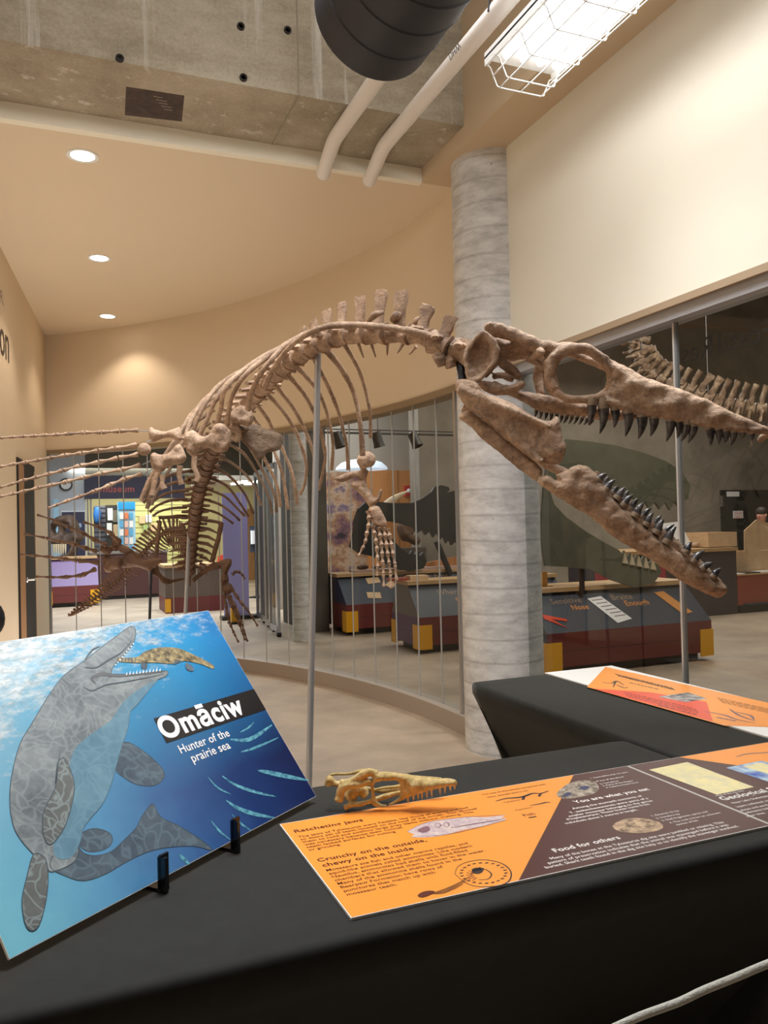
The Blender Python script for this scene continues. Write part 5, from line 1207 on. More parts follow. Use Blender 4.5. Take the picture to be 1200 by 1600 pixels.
q = PY(637, 767, 14.18); mb = MB(); mb.box(q.x-0.07, q.x+0.07, 14.12, 14.2, q.z-0.1, q.z+0.1); mb.ball(Vector((q.x, 14.12, q.z)), 0.045, 8, 1)
mk('alarm', mb, [mat('red_device', srgb(190, 50, 44), 0.4), PAPER], None, 'small red alarm device on the orange wood wall', 'alarm')
# track with three spotlights
x0, x1 = PY(512, 660, 9.4).x, PY(716, 660, 9.4).x; zt_ = PY(610, 678, 9.4).z
t = thing('light_track', 'thin black lighting track hung behind the curved glass', 'track', (x0, 9.4, zt_))
mb = MB(); mb.box(x0-0.3, x1+0.3, 9.39, 9.41, zt_-0.012, zt_+0.012); mk('rail', mb, BLACKM, t)
mb = MB(); mb.box(x0-0.3, x1+0.3, 9.9, 9.92, zt_+0.1, zt_+0.115); mk('rail', mb, BLACKM, t)
for px in (533, 590, 645):
    xx = PY(px, 660, 9.4).x; mb = MB(); mb.tube([Vector((xx, 9.4, zt_)), Vector((xx, 9.4, 6.6))], 0.005, 6); mk('hanger', mb, BLACKM, t)
for px, lb in ((529, 'black track spotlight nearest the steel pole'), (590, 'black track spotlight in the middle of the track'), (648, 'black track spotlight nearest the concrete column')):
    q = PY(px, 687, 9.4); t = thing('track_spotlight', lb, 'light', (q.x, q.y, q.z), 'track spotlights behind the curved glass')
    mb = MB(); M_ = Matrix.Translation(q) @ Matrix.Rotation(math.radians(160+10*(px % 3)), 4, 'X') @ Matrix.Rotation(0.25, 4, 'Y')
    mb.lathe([(0.05, -0.1), (0.062, -0.09), (0.066, 0.05), (0.075, 0.1), (0.068, 0.1), (0.06, 0.06)], M_, 16); mk('lamp_head', mb, BLACKM, t, smooth=40)
    mb = MB(); mb.tube([q+Vector((0, 0, 0.06)), Vector((q.x, q.y, zt_))], 0.012, 8); mk('stem', mb, BLACKM, t)

# --- exhibit kiosks with sloping panels
def kiosk(label, x0, x1, yf, yb, endm, top=(0.38, 0.42), zr=0.78, letters=(), guards=True, upper=None, slope=None):
    h = yb-yf; ya, yc = yf+h*top[0], yf+h*(top[0]+top[1])
    t = thing('exhibit_kiosk', label, 'kiosk', ((x0+x1)/2, (yf+yb)/2, 0), 'sloping exhibit kiosks in the gallery')
    mk('plinth', MB().box(x0+0.1, x1-0.1, yf+0.1, yb-0.1, 0, 0.09), BLK2, t)
    mb = MB(); mb.box(x0, x1, yf, yb, 0.09, 0.42); mb.m = [0, 0, 0, 0, 1, 1]; mb.box(x0-0.001, x1+0.001, yf-0.001, yb, 0.24, 0.245, 2); mk('base_panel', mb, [MARO, endm, BLK2], t)
    mb = MB(); mb.prism([Vector((x0, yf, 0.42)), Vector((x0, ya, zr)), Vector((x0, yc, zr)), Vector((x0, yb, 0.42))], Vector((x1-x0, 0, 0)))
    mb.m = [1, 1, 0, 0, 0, 0]; mk('sloped_panel', mb, [slope or SLATE, upper or GREYP], t)
    mk('counter_top', MB().box(x0-0.02, x1+0.0, ya-0.06, yc+0.04, zr, zr+0.045), WOOD, t)
    if guards:
        for xx, a in ((x0, -1), (x1, 1)):
            mb = MB(); mb.box(min(xx, xx-a*0.16), max(xx, xx-a*0.16), yf-0.012, yf, 0.05, 0.33); mb.box(min(xx, xx+a*0.012), max(xx, xx+a*0.012), yf-0.012, yf+0.16, 0.05, 0.33)
            mk('corner_guard', mb, YEL, t)
        mb = MB(); mb.box(x0-0.012, x0, yb-0.12, yb+0.012, 0.05, 0.33); mb.box(x0-0.012, x0+0.1, yb, yb+0.012, 0.05, 0.33); mk('corner_guard', mb, YEL, t)
    sl = Vector((0, ya-yf, zr-0.42)).normalized()
    mb = MB(); n_ = Vector((1, 0, 0)).cross(sl)
    for s_, u, vv, wd, mi, bo in letters:
        o = Vector((x0+u, yf, 0.42))+sl*vv+n_*0.003; text(mb, s_, o, (1, 0, 0), sl, mi, width=wd, bold=bo)
    if letters: mk('panel_lettering', mb, [TTX, OTX, PAPER], t)
    return t, sl, n_, ya, yc
t, sl, n_, ya, yc = kiosk('slate and maroon kiosk behind the right window, lettered about nose and brains', 4.30, 6.33, 6.5, 7.5, SLATE, letters=[('Sensitive', 0.24, 0.36, 0.36, 0, 0.01), ('Nose', 0.44, 0.27, 0.20, 1, 0.02), ('Brains', 0.98, 0.36, 0.26, 0, 0.01), ('Enough', 1.10, 0.27, 0.30, 1, 0.02)])
mb = MB()
def on_slope(u, v_): return Vector((4.30+u, 6.5, 0.42))+sl*v_+n_*0.004
mb.prism([on_slope(0.68, 0.40), on_slope(0.86, 0.42), on_slope(1.06, 0.10), on_slope(0.86, 0.06)], n_*0.003)
for k in range(6): mb.prism([on_slope(0.72+k*0.03, 0.375-k*0.045), on_slope(0.86+k*0.03, 0.385-k*0.045), on_slope(0.865+k*0.03, 0.375-k*0.045), on_slope(0.725+k*0.03, 0.365-k*0.045)], n_*0.004, 1)
mk('notice_sheet', mb, [PAPER, GREYI], None, 'white printed sheet stuck on the slope of the nose and brains kiosk', 'notice')
mb = MB(); mb.prism([on_slope(1.55, 0.42), on_slope(1.68, 0.43), on_slope(1.86, 0.12), on_slope(1.72, 0.10)], n_*0.003)
mk('orange_strip', mb, OTX, None, 'orange strip at the right end of the nose and brains kiosk', 'notice')
mb = MB(); mb.prism([on_slope(0.06, 0.24), on_slope(0.30, 0.16), on_slope(0.30, 0.13), on_slope(0.14, 0.17), on_slope(0.26, 0.05), on_slope(0.06, 0.18)], n_*0.003)
mk('arrow_sticker', mb, RED, None, 'red arrow sticker at the left end of the nose and brains kiosk', 'sticker')
kiosk('kiosk with a purple end panel, seen left of the concrete column', 3.83, 5.9, 8.4, 9.2, PURP, letters=[('Where in', 0.34, 0.30, 0.42, 0, 0.01), ('the World', 0.55, 0.2, 0.40, 1, 0.02)])
t, sl2, n2, _, _ = kiosk('kiosk with stickers and a maroon end, below the mural', 3.62, 6.4, 10.3, 11.3, MARO, letters=[('To be or Not', 0.92, 0.40, 0.8, 0, 0.01)], upper=NAVYP)
for k, (u, v_, rz) in enumerate([(0.42, 0.36, 0.1), (0.74, 0.24, 0.7), (1.0, 0.36, 0.0), (0.34, 0.1, -0.1), (1.1, 0.16, 0.3)]):
    o = Vector((3.62+u, 10.3, 0.42))+sl2*v_+n2*0.004; a, b_ = Vector((1, 0, 0))*math.cos(rz)+sl2*math.sin(rz), sl2*math.cos(rz)-Vector((1, 0, 0))*math.sin(rz)
    mb = MB(); mb.prism([o, o+a*0.2, o+a*0.2+b_*0.11, o+b_*0.11], n2*0.003)
    mk('paper_tag', mb, CARD, None, ['beige tag at the upper left of the sticker kiosk', 'beige tag turned like a diamond on the sticker kiosk', 'beige tag beside the diamond shaped one on the sticker kiosk', 'beige tag lowest on the left of the sticker kiosk', 'tilted beige tag at the lower right of the sticker kiosk'][k], 'tag', 'beige tags on the kiosk slope')
# displays on the kiosk tops
mb = MB(); q = PZ(615, 893, 0.83); mb.box(3.9, 6.2, 10.72, 10.95, 0.826, 0.86); mk('display_tray', mb, mat('pink_beige', srgb(190, 160, 146), 0.6), None, 'pinkish tray along the top of the sticker kiosk', 'tray')
mb = MB(); mb.prism([Vector((4.9, 10.9, 0.86)), Vector((6.3, 10.9, 0.86)), Vector((6.0, 10.9, 0.93)), Vector((6.6, 10.9, 1.12)), Vector((5.2, 10.9, 0.93))], Vector((0, 0.04, 0))); mk('display_wedge', mb, ORANGEW, None, 'orange wedge board under the jaw of the dark dinosaur head', 'display')
for k, (px, py, s_) in enumerate([(522, 878, 0.075), (541, 877, 0.06), (556, 882, 0.045)]):
    q = PZ(px, py+10, 0.826); mb = MB(); mb.ball(Vector((q.x, 10.85, 0.862+s_*0.4)), (s_*1.4, s_*0.7, s_*0.4), 9, nz=0.6, nf=9); mk('fossil_specimen', mb, BONEB, None, ['brown fossil lump at the left end of the sticker kiosk', 'brown fossil lump in the middle of three on the sticker kiosk', 'smallest brown fossil lump on the sticker kiosk'][k], 'fossil', 'fossil lumps on the kiosk', smooth=180)
mb = MB()
for k, (px, py) in enumerate([(674, 909), (706, 907)]):
    q = PZ(px, py+6, 0.825); mb = MB(); mb.box(q.x-0.12, q.x+0.12, 8.78, 8.92, 0.826, 0.86+0.02*k); mk('specimen_block', mb, [REDP, CARD][k], None, ['small reddish block on the purple ended kiosk', 'small beige block on the purple ended kiosk, beside the concrete column'][k], 'block')

mb = MB(); a, b_ = PY(935, 925, 8.6), PY(1040, 884, 8.6); mb.box(a.x, b_.x, 8.6, 8.66, 0, b_.z); mk('red_screen', mb, mat('rose_red_panel', srgb(176, 60, 72), 0.6), None, 'rose red screen panel behind the nose and brains kiosk', 'panel')
a = PZ(879, 919, 0.826); mb = MB(); mb.box(a.x-0.06, a.x+0.06, 7.0, 7.1, 0.826, 0.832); mb.box(a.x-0.03, a.x+0.03, 7.04, 7.06, 0.832, PY(879, 892, 7.05).z); mk('yellow_stand', mb, YEL, None, 'small yellow upright stand on the nose and brains kiosk', 'stand')
a, b_ = PZ(852, 920, 0.826), PZ(874, 917, 0.826); mb = MB(); mb.box(4.32, b_.x, 7.0, 7.18, 0.8255, 0.829); mk('white_sheet', mb, PAPER, None, 'white sheet lying at the left end of the nose and brains kiosk', 'paper')
# --- flat dark dinosaur heads standing on the kiosks
DINO = mat('dark_green_head', srgb(84, 84, 68), 0.6, col2=srgb(96, 95, 78), scale=5); DINOB = mat('black_head', srgb(30, 31, 29), 0.45, col2=srgb(44, 43, 38), scale=5)
headR = [(858, 702), (884, 686), (923, 690), (962, 696), (1005, 707), (1040, 720), (1066, 737), (1079, 759), (1075, 780), (1066, 784), (1061, 792), (1054, 783), (1047, 797), (1040, 784), (1031, 796), (1024, 784), (1015, 795), (1008, 783), (999, 790), (992, 780), (972, 770), (940, 760), (900, 752), (872, 753), (860, 768), (866, 788), (885, 808), (915, 830), (945, 848), (968, 860), (972, 866), (976, 860), (980, 872), (985, 864), (990, 876), (996, 866), (1000, 878), (1006, 869), (1012, 881), (1020, 875), (1030, 884), (1034, 894), (1022, 911), (992, 918), (957, 907), (923, 890), (888, 886), (852, 884), (846, 840), (847, 802), (850, 760)]
t = thing('dinosaur_cutout', 'dark green cut-out dinosaur head with open jaws, behind the mosasaur jaws', 'model', (5.3, 7.1, 0.825), 'cut-out dinosaur heads on the kiosks')
pts = [PY(x, y, 6.76) for x, y in headR]; mb = MB(); mb.prism(pts, Vector((0, 0.03, 0))); mk('head_panel', mb, DINO, t)
mb = MB(); a = PY(909, 893, 6.8); mb.box(a.x-0.025, a.x+0.025, 6.792, 6.815, 0.74, a.z+0.05); mk('post', mb, BLK2, t)
mb = MB()
for k in range(5):
    x, y = 978+k*11, 872+k*2.4; p_ = [PY(x-4, y+8, 6.74), PY(x+4, y+9, 6.74), PY(x-1, y-8, 6.74)]; mb.prism(p_, Vector((0, 0.02, 0)))
mk('tooth_row', mb, mat('cream_teeth', srgb(206, 190, 160), 0.5), t)
headL = [(553, 830), (554, 812), (560, 795), (571, 785), (593, 784), (610, 786), (645, 786), (660, 779), (674, 769), (679, 761), (690, 758), (701, 761), (703, 766), (698, 770), (716, 765), (745, 768), (765, 790), (768, 830), (755, 848), (716, 850), (712, 846), (706, 852), (702, 843), (697, 849), (693, 838), (688, 843), (683, 832), (677, 840), (672, 830), (665, 836), (660, 828), (652, 833), (645, 824), (630, 819), (612, 815), (600, 814), (606, 830), (616, 846), (628, 858), (640, 866), (644, 860), (648, 867), (652, 861), (656, 869), (661, 863), (667, 878), (662, 888), (640, 893), (618, 889), (598, 878), (582, 869), (562, 865), (547, 855)]
t = thing('dinosaur_cutout', 'black cut-out dinosaur head with open jaws, left of the concrete column', 'model', (5.0, 10.8, 0.825), 'cut-out dinosaur heads on the kiosks')
pts = [PY(x, y, 10.54) for x, y in headL]; mb = MB(); mb.prism(pts, Vector((0, 0.05, 0))); mk('head_panel', mb, DINOB, t)
mb = MB(); a, b_ = PY(682, 846, 10.56), PY(704, 898, 10.56); mb.tube([a, b_], 0.045, 10); mk('post', mb, BLK2, t)
# horned fossil skull behind it
q = PY(633, 832, 11.9); t = thing('horned_skull', 'brown horned fossil skull partly hidden by the black dinosaur head', 'skull', (q.x, 11.9, 0.8))
mb = MB(); mb.ball(q, (0.13, 0.12, 0.15), 12, nz=0.6, nf=7); mb.ball(q+Vector((0.1, -0.05, -0.12)), (0.14, 0.1, 0.08), 10, nz=0.5, nf=8); mk('skull_bone', mb, BONEB, t, smooth=180)
mb = MB(); rtube(mb, [PY(600, 800, 11.9), PY(604, 790, 11.85), PY(616, 779, 11.8), PY(636, 768, 11.75)], [0.085, 0.075, 0.055, 0.015], 12, nz=0.1); mk('horn', mb, mat('horn_bone', srgb(206, 184, 150), 0.6), t, smooth=180)
mb = MB(); mb.box(q.x-0.3, q.x+0.3, 11.75, 12.05, 0, q.z-0.25); mk('stand_block', mb, DARKC, t)

# --- right side: dark cabinet, boxes, red cabinets, door, person
bx = lambda px, py, y: PY(px, py, y)
a, b_ = bx(945, 860, 9.4), bx(1150, 860, 9.4); zt_ = bx(1080, 858, 9.4).z
t = thing('dark_cabinet', 'tall dark grey cabinet behind the tip of the lower jaw', 'cabinet', ((a.x+b_.x)/2, 9.7, 0))
mk('body', MB().box(a.x, b_.x, 9.4, 10.3, 0, zt_-0.05), mat('charcoal_panel', srgb(62, 56, 58), 0.6), t); mk('top_board', MB().box(a.x-0.02, b_.x, 9.36, 10.34, zt_-0.05, zt_), WOOD, t)
def cardboard_box(label, px0, py0, px1, py1, y, dep, z=None):
    a, b_ = bx(px0, py1, y), bx(px1, py0, y); z0 = a.z if z is None else z; t = thing('cardboard_box', label, 'box', ((a.x+b_.x)/2, y+dep/2, z0), 'cardboard boxes in the gallery')
    mb = MB(); w_ = 0.012; X0, X1, Z1 = a.x, b_.x, b_.z
    mb.box(X0, X1, y, y+w_, z0, Z1); mb.box(X0, X1, y+dep-w_, y+dep, z0, Z1); mb.box(X0, X0+w_, y+w_, y+dep-w_, z0, Z1); mb.box(X1-w_, X1, y+w_, y+dep-w_, z0, Z1); mb.box(X0, X1, y, y+dep, z0, z0+0.01)
    mk('carton', mb, CARD, t); return t, X0, X1, z0, Z1
cardboard_box('small open cardboard box on top of the dark cabinet', 1107, 831, 1151, 856, 9.5, 0.55, zt_+0.001)
rc = 9.42
a0, b0 = bx(1152, 905, rc), bx(1260, 905, rc); zr_ = bx(1180, 898, rc).z; zm = bx(1180, 942, rc).z
t, X0, X1, z0, Z1 = cardboard_box('tall cardboard box with a raised flap, in front of the person', 1150, 858, 1240, 890, rc+0.24, 0.34, zr_+0.022)
mb = MB(); mb.prism([Vector((bx(1163, 857, rc+0.24).x, rc+0.24, Z1)), Vector((bx(1182, 857, rc+0.24).x, rc+0.24, Z1)), bx(1182, 812, rc+0.24), bx(1163, 829, rc+0.24)], Vector((0, 0.012, 0))); mk('flap', mb, CARD, t)
mb = MB(); mb.prism([Vector((bx(1182, 857, rc+0.24).x, rc+0.24, Z1)), Vector((X1, rc+0.24, Z1)), bx(1240, 850, rc+0.3), bx(1212, 820, rc+0.3), bx(1182, 812, rc+0.24)], Vector((0, 0.012, 0))); mk('flap', mb, CARD, t)
t = thing('red_cabinet', 'reddish cabinet with a teal lower front and papers on top', 'cabinet', (b0.x-0.5, rc+0.4, 0))
mk('upper_body', MB().box(a0.x, b0.x, rc, rc+0.6, zm, zr_), REDP, t); mk('top_board', MB().box(a0.x-0.02, b0.x, rc-0.03, rc+0.62, zr_, zr_+0.02), WOOD, t)
mk('lower_front', MB().box(a0.x+0.12, b0.x, rc-0.05, rc+0.6, 0.12, zm), TEAL, t); mk('plinth', MB().box(a0.x+0.05, b0.x, rc, rc+0.6, 0, 0.12), BLK2, t); mk('end_post', MB().box(a0.x, a0.x+0.1, rc+0.001, rc+0.6, 0.12, zm), REDP, t)
for k, (px0, px1) in enumerate(((1151, 1166), (1167, 1190), (1190, 1225))):
    a, b_ = bx(px0, 893, rc), bx(px1, 893, rc); mk('paper_stack', MB().box(a.x, b_.x, rc+0.02, rc+0.22, zr_+0.021, zr_+0.03+0.006*k), [PAPER, BLK2, PAPER][k], None, ['thin white paper stack at the left end of the red cabinet', 'black folder on the red cabinet in front of the tall box', 'white paper stack farthest along the red cabinet'][k], 'papers')
# white sheet and small bones on the dark cabinet
a = bx(1058, 840, 9.6); mb = MB(); mb.prism([bx(1035, 818, 9.75), bx(1062, 815, 9.75), bx(1078, 846, 9.7), bx(1070, 855, 9.68), bx(1030, 856, 9.68)], Vector((0, 0.012, 0)))
mk('poster_sheet', mb, PAPER, None, 'white sheet propped on the dark cabinet behind the lower teeth', 'sheet')
for k, (px, py, s_) in enumerate([(1085, 842, 0.055), (1098, 846, 0.04)]):
    q = bx(px, py, 9.7); mb = MB(); mb.ball(Vector((q.x, 9.7, zt_+s_*0.9)), (s_*1.2, s_*0.9, s_*0.8), 9, nz=0.35, nf=24); mk('fossil_specimen', mb, BONE, None, ['larger knobbly fossil on the dark cabinet, nearest the white sheet', 'smaller knobbly fossil on the dark cabinet, beside the small box'][k], 'fossil', smooth=180)
# door in the far wall with two white notices
a, b_ = bx(1125, 766, 13.58), bx(1300, 830, 13.58)
d_ = struct('door_2', MB().box(a.x, a.x+2.4, 13.54, 13.59, 0, a.z), mat('dark_door_paint', srgb(44, 46, 42), 0.5))
for n_q, (p0, p1, p2, p3) in enumerate(((1136, 768, 1155, 776), (1146, 798, 1161, 810))):
    a, b_ = bx(p0, p3, 13.53), bx(p2, p1, 13.53); mb = MB(); mb.box(a.x, b_.x, 13.53, 13.54, a.z, b_.z)
    if n_q:
        text(mb, 'STAFF', Vector((a.x+0.03, 13.528, b_.z-0.09)), (1, 0, 0), (0, 0, 1), 1, width=b_.x-a.x-0.06); text(mb, 'ONLY', Vector((a.x+0.03, 13.528, b_.z-0.17)), (1, 0, 0), (0, 0, 1), 1, width=b_.x-a.x-0.06)
    mk('door_notice', mb, [PAPER, RED], None, ['narrow pale notice at the top of the dark far door', 'white notice with red lettering in the middle of the dark far door'][n_q], 'notice')
q = bx(1127.5, 783, 13.52); mk('door_pull', MB().box(q.x-0.02, q.x+0.02, 13.48, 13.54, q.z-0.12, q.z+0.12), ALU, d_)
# person
hc = bx(1189, 806, 10.5)
t = thing('person', 'dark haired person in a pinkish shirt bending behind the tall cardboard box', 'person', (hc.x+0.1, 10.6, 0))
def skin_body(name, verts, edges, radii, m_, parent):
    me = bpy.data.meshes.new(name); o_ = Vector(parent['_o']); me.from_pydata([Vector(v)-o_ for v in verts], edges, []); ob = bpy.data.objects.new(name, me); COL.objects.link(ob); ob.parent = parent
    ob.modifiers.new('k', 'SKIN')
    for i, r in enumerate(radii): me.skin_vertices[0].data[i].radius = (r, r) if not isinstance(r, tuple) else r
    me.skin_vertices[0].data[0].use_root = True
    s_ = ob.modifiers.new('u', 'SUBSURF'); s_.levels = s_.render_levels = 2
    dg = bpy.context.evaluated_depsgraph_get(); dg.update(); m2 = bpy.data.meshes.new_from_object(ob.evaluated_get(dg)); ob.modifiers.clear(); ob.data = m2
    m2.materials.clear(); m2.materials.append(m_); m2.polygons.foreach_set('use_smooth', [True]*len(m2.polygons)); return ob
SKN = mat('skin', srgb(214, 156, 134), 0.55); HAIR = mat('dark_hair', srgb(36, 28, 26), 0.6); SHIRT = mat('pink_red_shirt', srgb(190, 108, 100), 0.8); TROU = mat('dark_trousers', srgb(48, 50, 58), 0.8)
fx = Vector((hc.x, 10.5, hc.z)); L_ = lambda x, y, z: (fx.x+x, fx.y+y, z)
sh = fx.z-0.22; hp_ = 0.9
skin_body('body', [L_(0.16, 0.12, hp_), L_(0.13, 0.1, 1.1), L_(0.10, 0.06, sh-0.05), L_(0.06, 0.04, sh+0.05), L_(0.01, 0, fx.z-0.02), L_(-0.005, -0.02, fx.z+0.07),
  L_(0.10, -0.12, sh-0.06), L_(0.05, -0.24, sh-0.3), L_(-0.12, -0.26, sh-0.38), L_(0.24, 0.2, sh-0.06), L_(0.3, 0.1, sh-0.33), L_(0.12, -0.05, sh-0.42),
  L_(0.10, 0.03, 0.86), L_(0.12, 0.0, 0.46), L_(0.14, 0.04, 0.06), L_(0.07, -0.05, 0.03), L_(0.24, 0.2, 0.86), L_(0.26, 0.18, 0.46), L_(0.28, 0.22, 0.06), L_(0.2, 0.14, 0.03)],
  [(0, 1), (1, 2), (2, 3), (3, 4), (4, 5), (2, 6), (6, 7), (7, 8), (2, 9), (9, 10), (10, 11), (0, 12), (12, 13), (13, 14), (14, 15), (0, 16), (16, 17), (17, 18), (18, 19)],
  [0.15, 0.14, 0.15, 0.055, 0.085, 0.075, 0.06, 0.045, 0.032, 0.06, 0.045, 0.032, 0.085, 0.06, 0.042, 0.035, 0.085, 0.06, 0.042, 0.035], SKN, t)
mb = MB(); mb.ball(Vector(L_(0.015, 0.0, fx.z+0.075)), (0.094, 0.098, 0.085), 10); mb.ball(Vector(L_(0.06, 0.03, fx.z+0.02)), (0.07, 0.075, 0.09), 9); mk('hair', mb, HAIR, t, smooth=180)
mb = MB(); rings = []
for z, rx, ry, ox in ((0.86, 0.17, 0.19, 0.15), (1.0, 0.16, 0.18, 0.14), (sh-0.12, 0.165, 0.2, 0.11), (sh-0.02, 0.12, 0.19, 0.1), (sh+0.05, 0.06, 0.07, 0.07)):
    rings.append([Vector(L_(ox+rx*math.cos(2*math.pi*k/16), 0.07+ry*math.sin(2*math.pi*k/16), z)) for k in range(16)])
mb.loft(rings); mk('shirt', mb, SHIRT, t, smooth=180)
for s_, oy in ((-1, -0.02), (1, 0.19)):
    mb = MB(); mb.tube([Vector(L_(0.17-0.06*(s_ < 0), oy, 0.9)), Vector(L_(0.19-0.07*(s_ < 0), oy-0.01, 0.46)), Vector(L_(0.21-0.07*(s_ < 0), oy+0.03, 0.07))], [0.105, 0.08, 0.065], 12); mk('trouser_leg', mb, TROU, t, smooth=60)
mb = MB(); mb.ball(Vector(L_(-0.095, -0.03, fx.z+0.0)), (0.02, 0.016, 0.022), 6)
for e in (-0.035, 0.03): mb.ball(Vector(L_(-0.078, -0.03+e, fx.z+0.03)), (0.01, 0.014, 0.009), 6, 1)
mb.ball(Vector(L_(-0.075, -0.025, fx.z-0.045)), (0.012, 0.028, 0.008), 6, 2)
for e in (-0.1, 0.09): mb.ball(Vector(L_(0.01, e, fx.z+0.01)), (0.02, 0.012, 0.03), 6)
mk('face', mb, [SKN, HAIR, mat('lips', srgb(176, 96, 90), 0.5)], t, smooth=180)
# second skeleton hung in the gallery
DKB = bone_mat('dark_polished_bone', srgb(78, 60, 50), srgb(150, 124, 102), srgb(226, 200, 166), 0.3, 12)
t = thing('hanging_skeleton', 'dark fossil backbone hung in the gallery above the mosasaur snout', 'skeleton', tuple(P(1090, 615, 8.6)), None)
path = crom([P(x, y, d) for x, y, d in [(986, 516, 8.9), (993, 546, 8.85), (1006, 573, 8.8), (1024, 592, 8.7), (1050, 604, 8.6), (1085, 616, 8.5), (1120, 630, 8.4), (1160, 640, 8.3), (1205, 645, 8.2), (1260, 648, 8.1), (1330, 655, 8.0)]], 8)
vv_ = resample(path, 0.105); random.seed(9)
for i in range(1, len(vv_)):
    tt = (vv_[max(i-1, 0)]-vv_[min(i+1, len(vv_)-1)]).normalized(); c = vv_[i]; k = 0.95+0.5*min(1, i/14.0); mb = MB()
    n_ = Vector((0, 0, 1)); n_ = (n_-tt*n_.dot(tt)).normalized() if abs(tt.z) < 0.95 else CX.copy(); bb = tt.cross(n_)
    mb.tube([c+tt*(0.045*q) for q in (-1, -0.6, 0, 0.6, 1)], [q*0.062*k for q in (1, 0.85, 0.75, 0.95, 1.05)], 10, nz=0.6, nf=18)
    rtube(mb, [c+n_*0.04*k, c+n_*0.12*k-tt*0.0, c+n_*0.19*k-tt*0.015], [(0.034, 0.024), (0.032, 0.02), (0.042, 0.018)], 8, n=3, nz=0.6)
    for s_ in (-1, 1): rtube(mb, [c+bb*s_*0.04*k, c+bb*s_*0.11*k-n_*0.02, c+bb*s_*0.15*k-n_*0.09*k], [0.026, 0.022, 0.014], 6, n=3, nz=0.6)
    mk('vertebra', mb, DKB, t, smooth=60)
for i in range(8, len(vv_), 2):
    c = vv_[i]; mb = MB(); rtube(mb, [c, c+Vector((0.05, 0.04, -0.16)), c+Vector((0.03, 0.02, -0.36))], [0.016, 0.014, 0.008], 6, n=3); mk('rib', mb, DKB, t, smooth=60)
mb = MB()
for i in (4, 12, 19): mb.tube([vv_[min(i, len(vv_)-1)], Vector((vv_[min(i, len(vv_)-1)].x, vv_[min(i, len(vv_)-1)].y, 6.6))], 0.004, 6)
mk('hanging_wire', mb, STEEL, t)
# mirrored letters set on the window in place of reflected wall lettering
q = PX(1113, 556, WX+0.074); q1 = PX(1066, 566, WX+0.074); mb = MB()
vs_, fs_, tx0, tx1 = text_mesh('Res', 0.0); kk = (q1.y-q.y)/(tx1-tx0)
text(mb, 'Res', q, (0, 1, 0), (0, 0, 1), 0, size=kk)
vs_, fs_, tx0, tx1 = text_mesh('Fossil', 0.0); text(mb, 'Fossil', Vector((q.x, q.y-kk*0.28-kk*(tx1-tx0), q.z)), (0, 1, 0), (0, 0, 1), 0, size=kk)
mk('window_lettering', mb, mat('reflected_letter_dark', srgb(14, 12, 12), 0.6), None, 'mirrored dark lettering on the right window, modelled reflection of wall lettering', 'lettering')
mb = MB(); q = PX(716, 738, WX); c = arc(js[-1]-0.0075, 0, AR-0.0)
mb.box(-0.02, 0.02, -0.004, 0.004, 1.70, 1.84, M=Matrix.Translation(arc(arc_px(711, 740), 0, AR+0.012)) @ Matrix.Rotation(arc_px(711, 740)-math.pi/2, 4, 'Z')); mk('blue_sticker', mb, mat('light_blue_sticker', srgb(120, 190, 230), 0.5), None, 'small light blue sticker on the curved glass beside the concrete column', 'sticker')

# --- left: museum shop front
SY = 20.0
def sx_(px, y=SY): return PY(px, 840, y).x
def sz_(px, py, y=SY): return PY(px, py, y).z
bstruct('wall_shop_front', SHOPW, -2.8, sx_(135), SY, SY+0.15, 0, 6.6)
bstruct('wall_shop_header', mat('header_paint', srgb(92, 90, 82), 0.8), sx_(135), 6.7, SY, SY+0.15, sz_(180, 743), 6.6)
t = thing('shop_sign', 'navy sign band lettered museum over the shop opening', 'sign', (sx_(200), SY, sz_(200, 778)))
mk('sign_board', MB().box(sx_(133), sx_(290), SY-0.06, SY+0.1, sz_(200, 779), sz_(200, 744)), NAVYP, t)
mb = MB(); text(mb, 'museum', Vector((sx_(158), SY-0.065, sz_(185, 769))), (1, 0, 0), (0, 0, 1), 0, width=sx_(211)-sx_(158), bold=0.02); mk('sign_lettering', mb, mat('sign_red', srgb(186, 92, 84), 0.5), t)
q = PY(103, 757, SY-0.03); t = thing('wall_clock', 'round black rimmed wall clock left of the shop sign', 'clock', tuple(q))
M_ = Matrix.Translation(q) @ Matrix.Rotation(math.pi/2, 4, 'X')
mb = MB(); mb.lathe([(0.145, 0.0), (0.145, 0.03), (0.115, 0.035), (0.112, 0.01)], M_, 28); mk('rim', mb, BLACKM, t, smooth=40)
mb = MB(); mb.lathe([(0.0005, 0.012), (0.114, 0.012), (0.114, 0.0)], M_, 28); mk('dial', mb, PAPER, t)
mb = MB(); mb.box(q.x-0.005, q.x+0.005, q.y-0.016, q.y-0.012, q.z, q.z+0.09); mb.box(q.x-0.06, q.x, q.y-0.018, q.y-0.014, q.z-0.005, q.z+0.005); mk('hand', mb, BLACKM, t)
# pale window strip, dark notice board with a white frame
xa, xb = sx_(84), sx_(92)
mk('light_strip', MB().box(xa, xb, SY-0.03, SY, sz_(88, 870), sz_(88, 780)), mat('pale_blue_lit', srgb(170, 214, 236), 0.5), None, 'pale blue strip window at the left end of the shop front', 'window')
t = thing('notice_board', 'dark navy notice board with a white frame on the shop front', 'board', (sx_(114), SY, sz_(114, 852)))
mk('frame', MB().box(sx_(96), sx_(134), SY-0.05, SY-0.01, sz_(114, 885), sz_(114, 798)), PAPER, t); mk('panel', MB().box(sx_(97), sx_(133), SY-0.07, SY-0.05, sz_(114, 884), sz_(114, 800)), NAVYP, t); mk('note', MB().box(sx_(119), sx_(127.5), SY-0.08, SY-0.07, sz_(114, 824), sz_(114, 818)), mat('pale_blue_paper', srgb(170, 190, 220), 0.6), t)
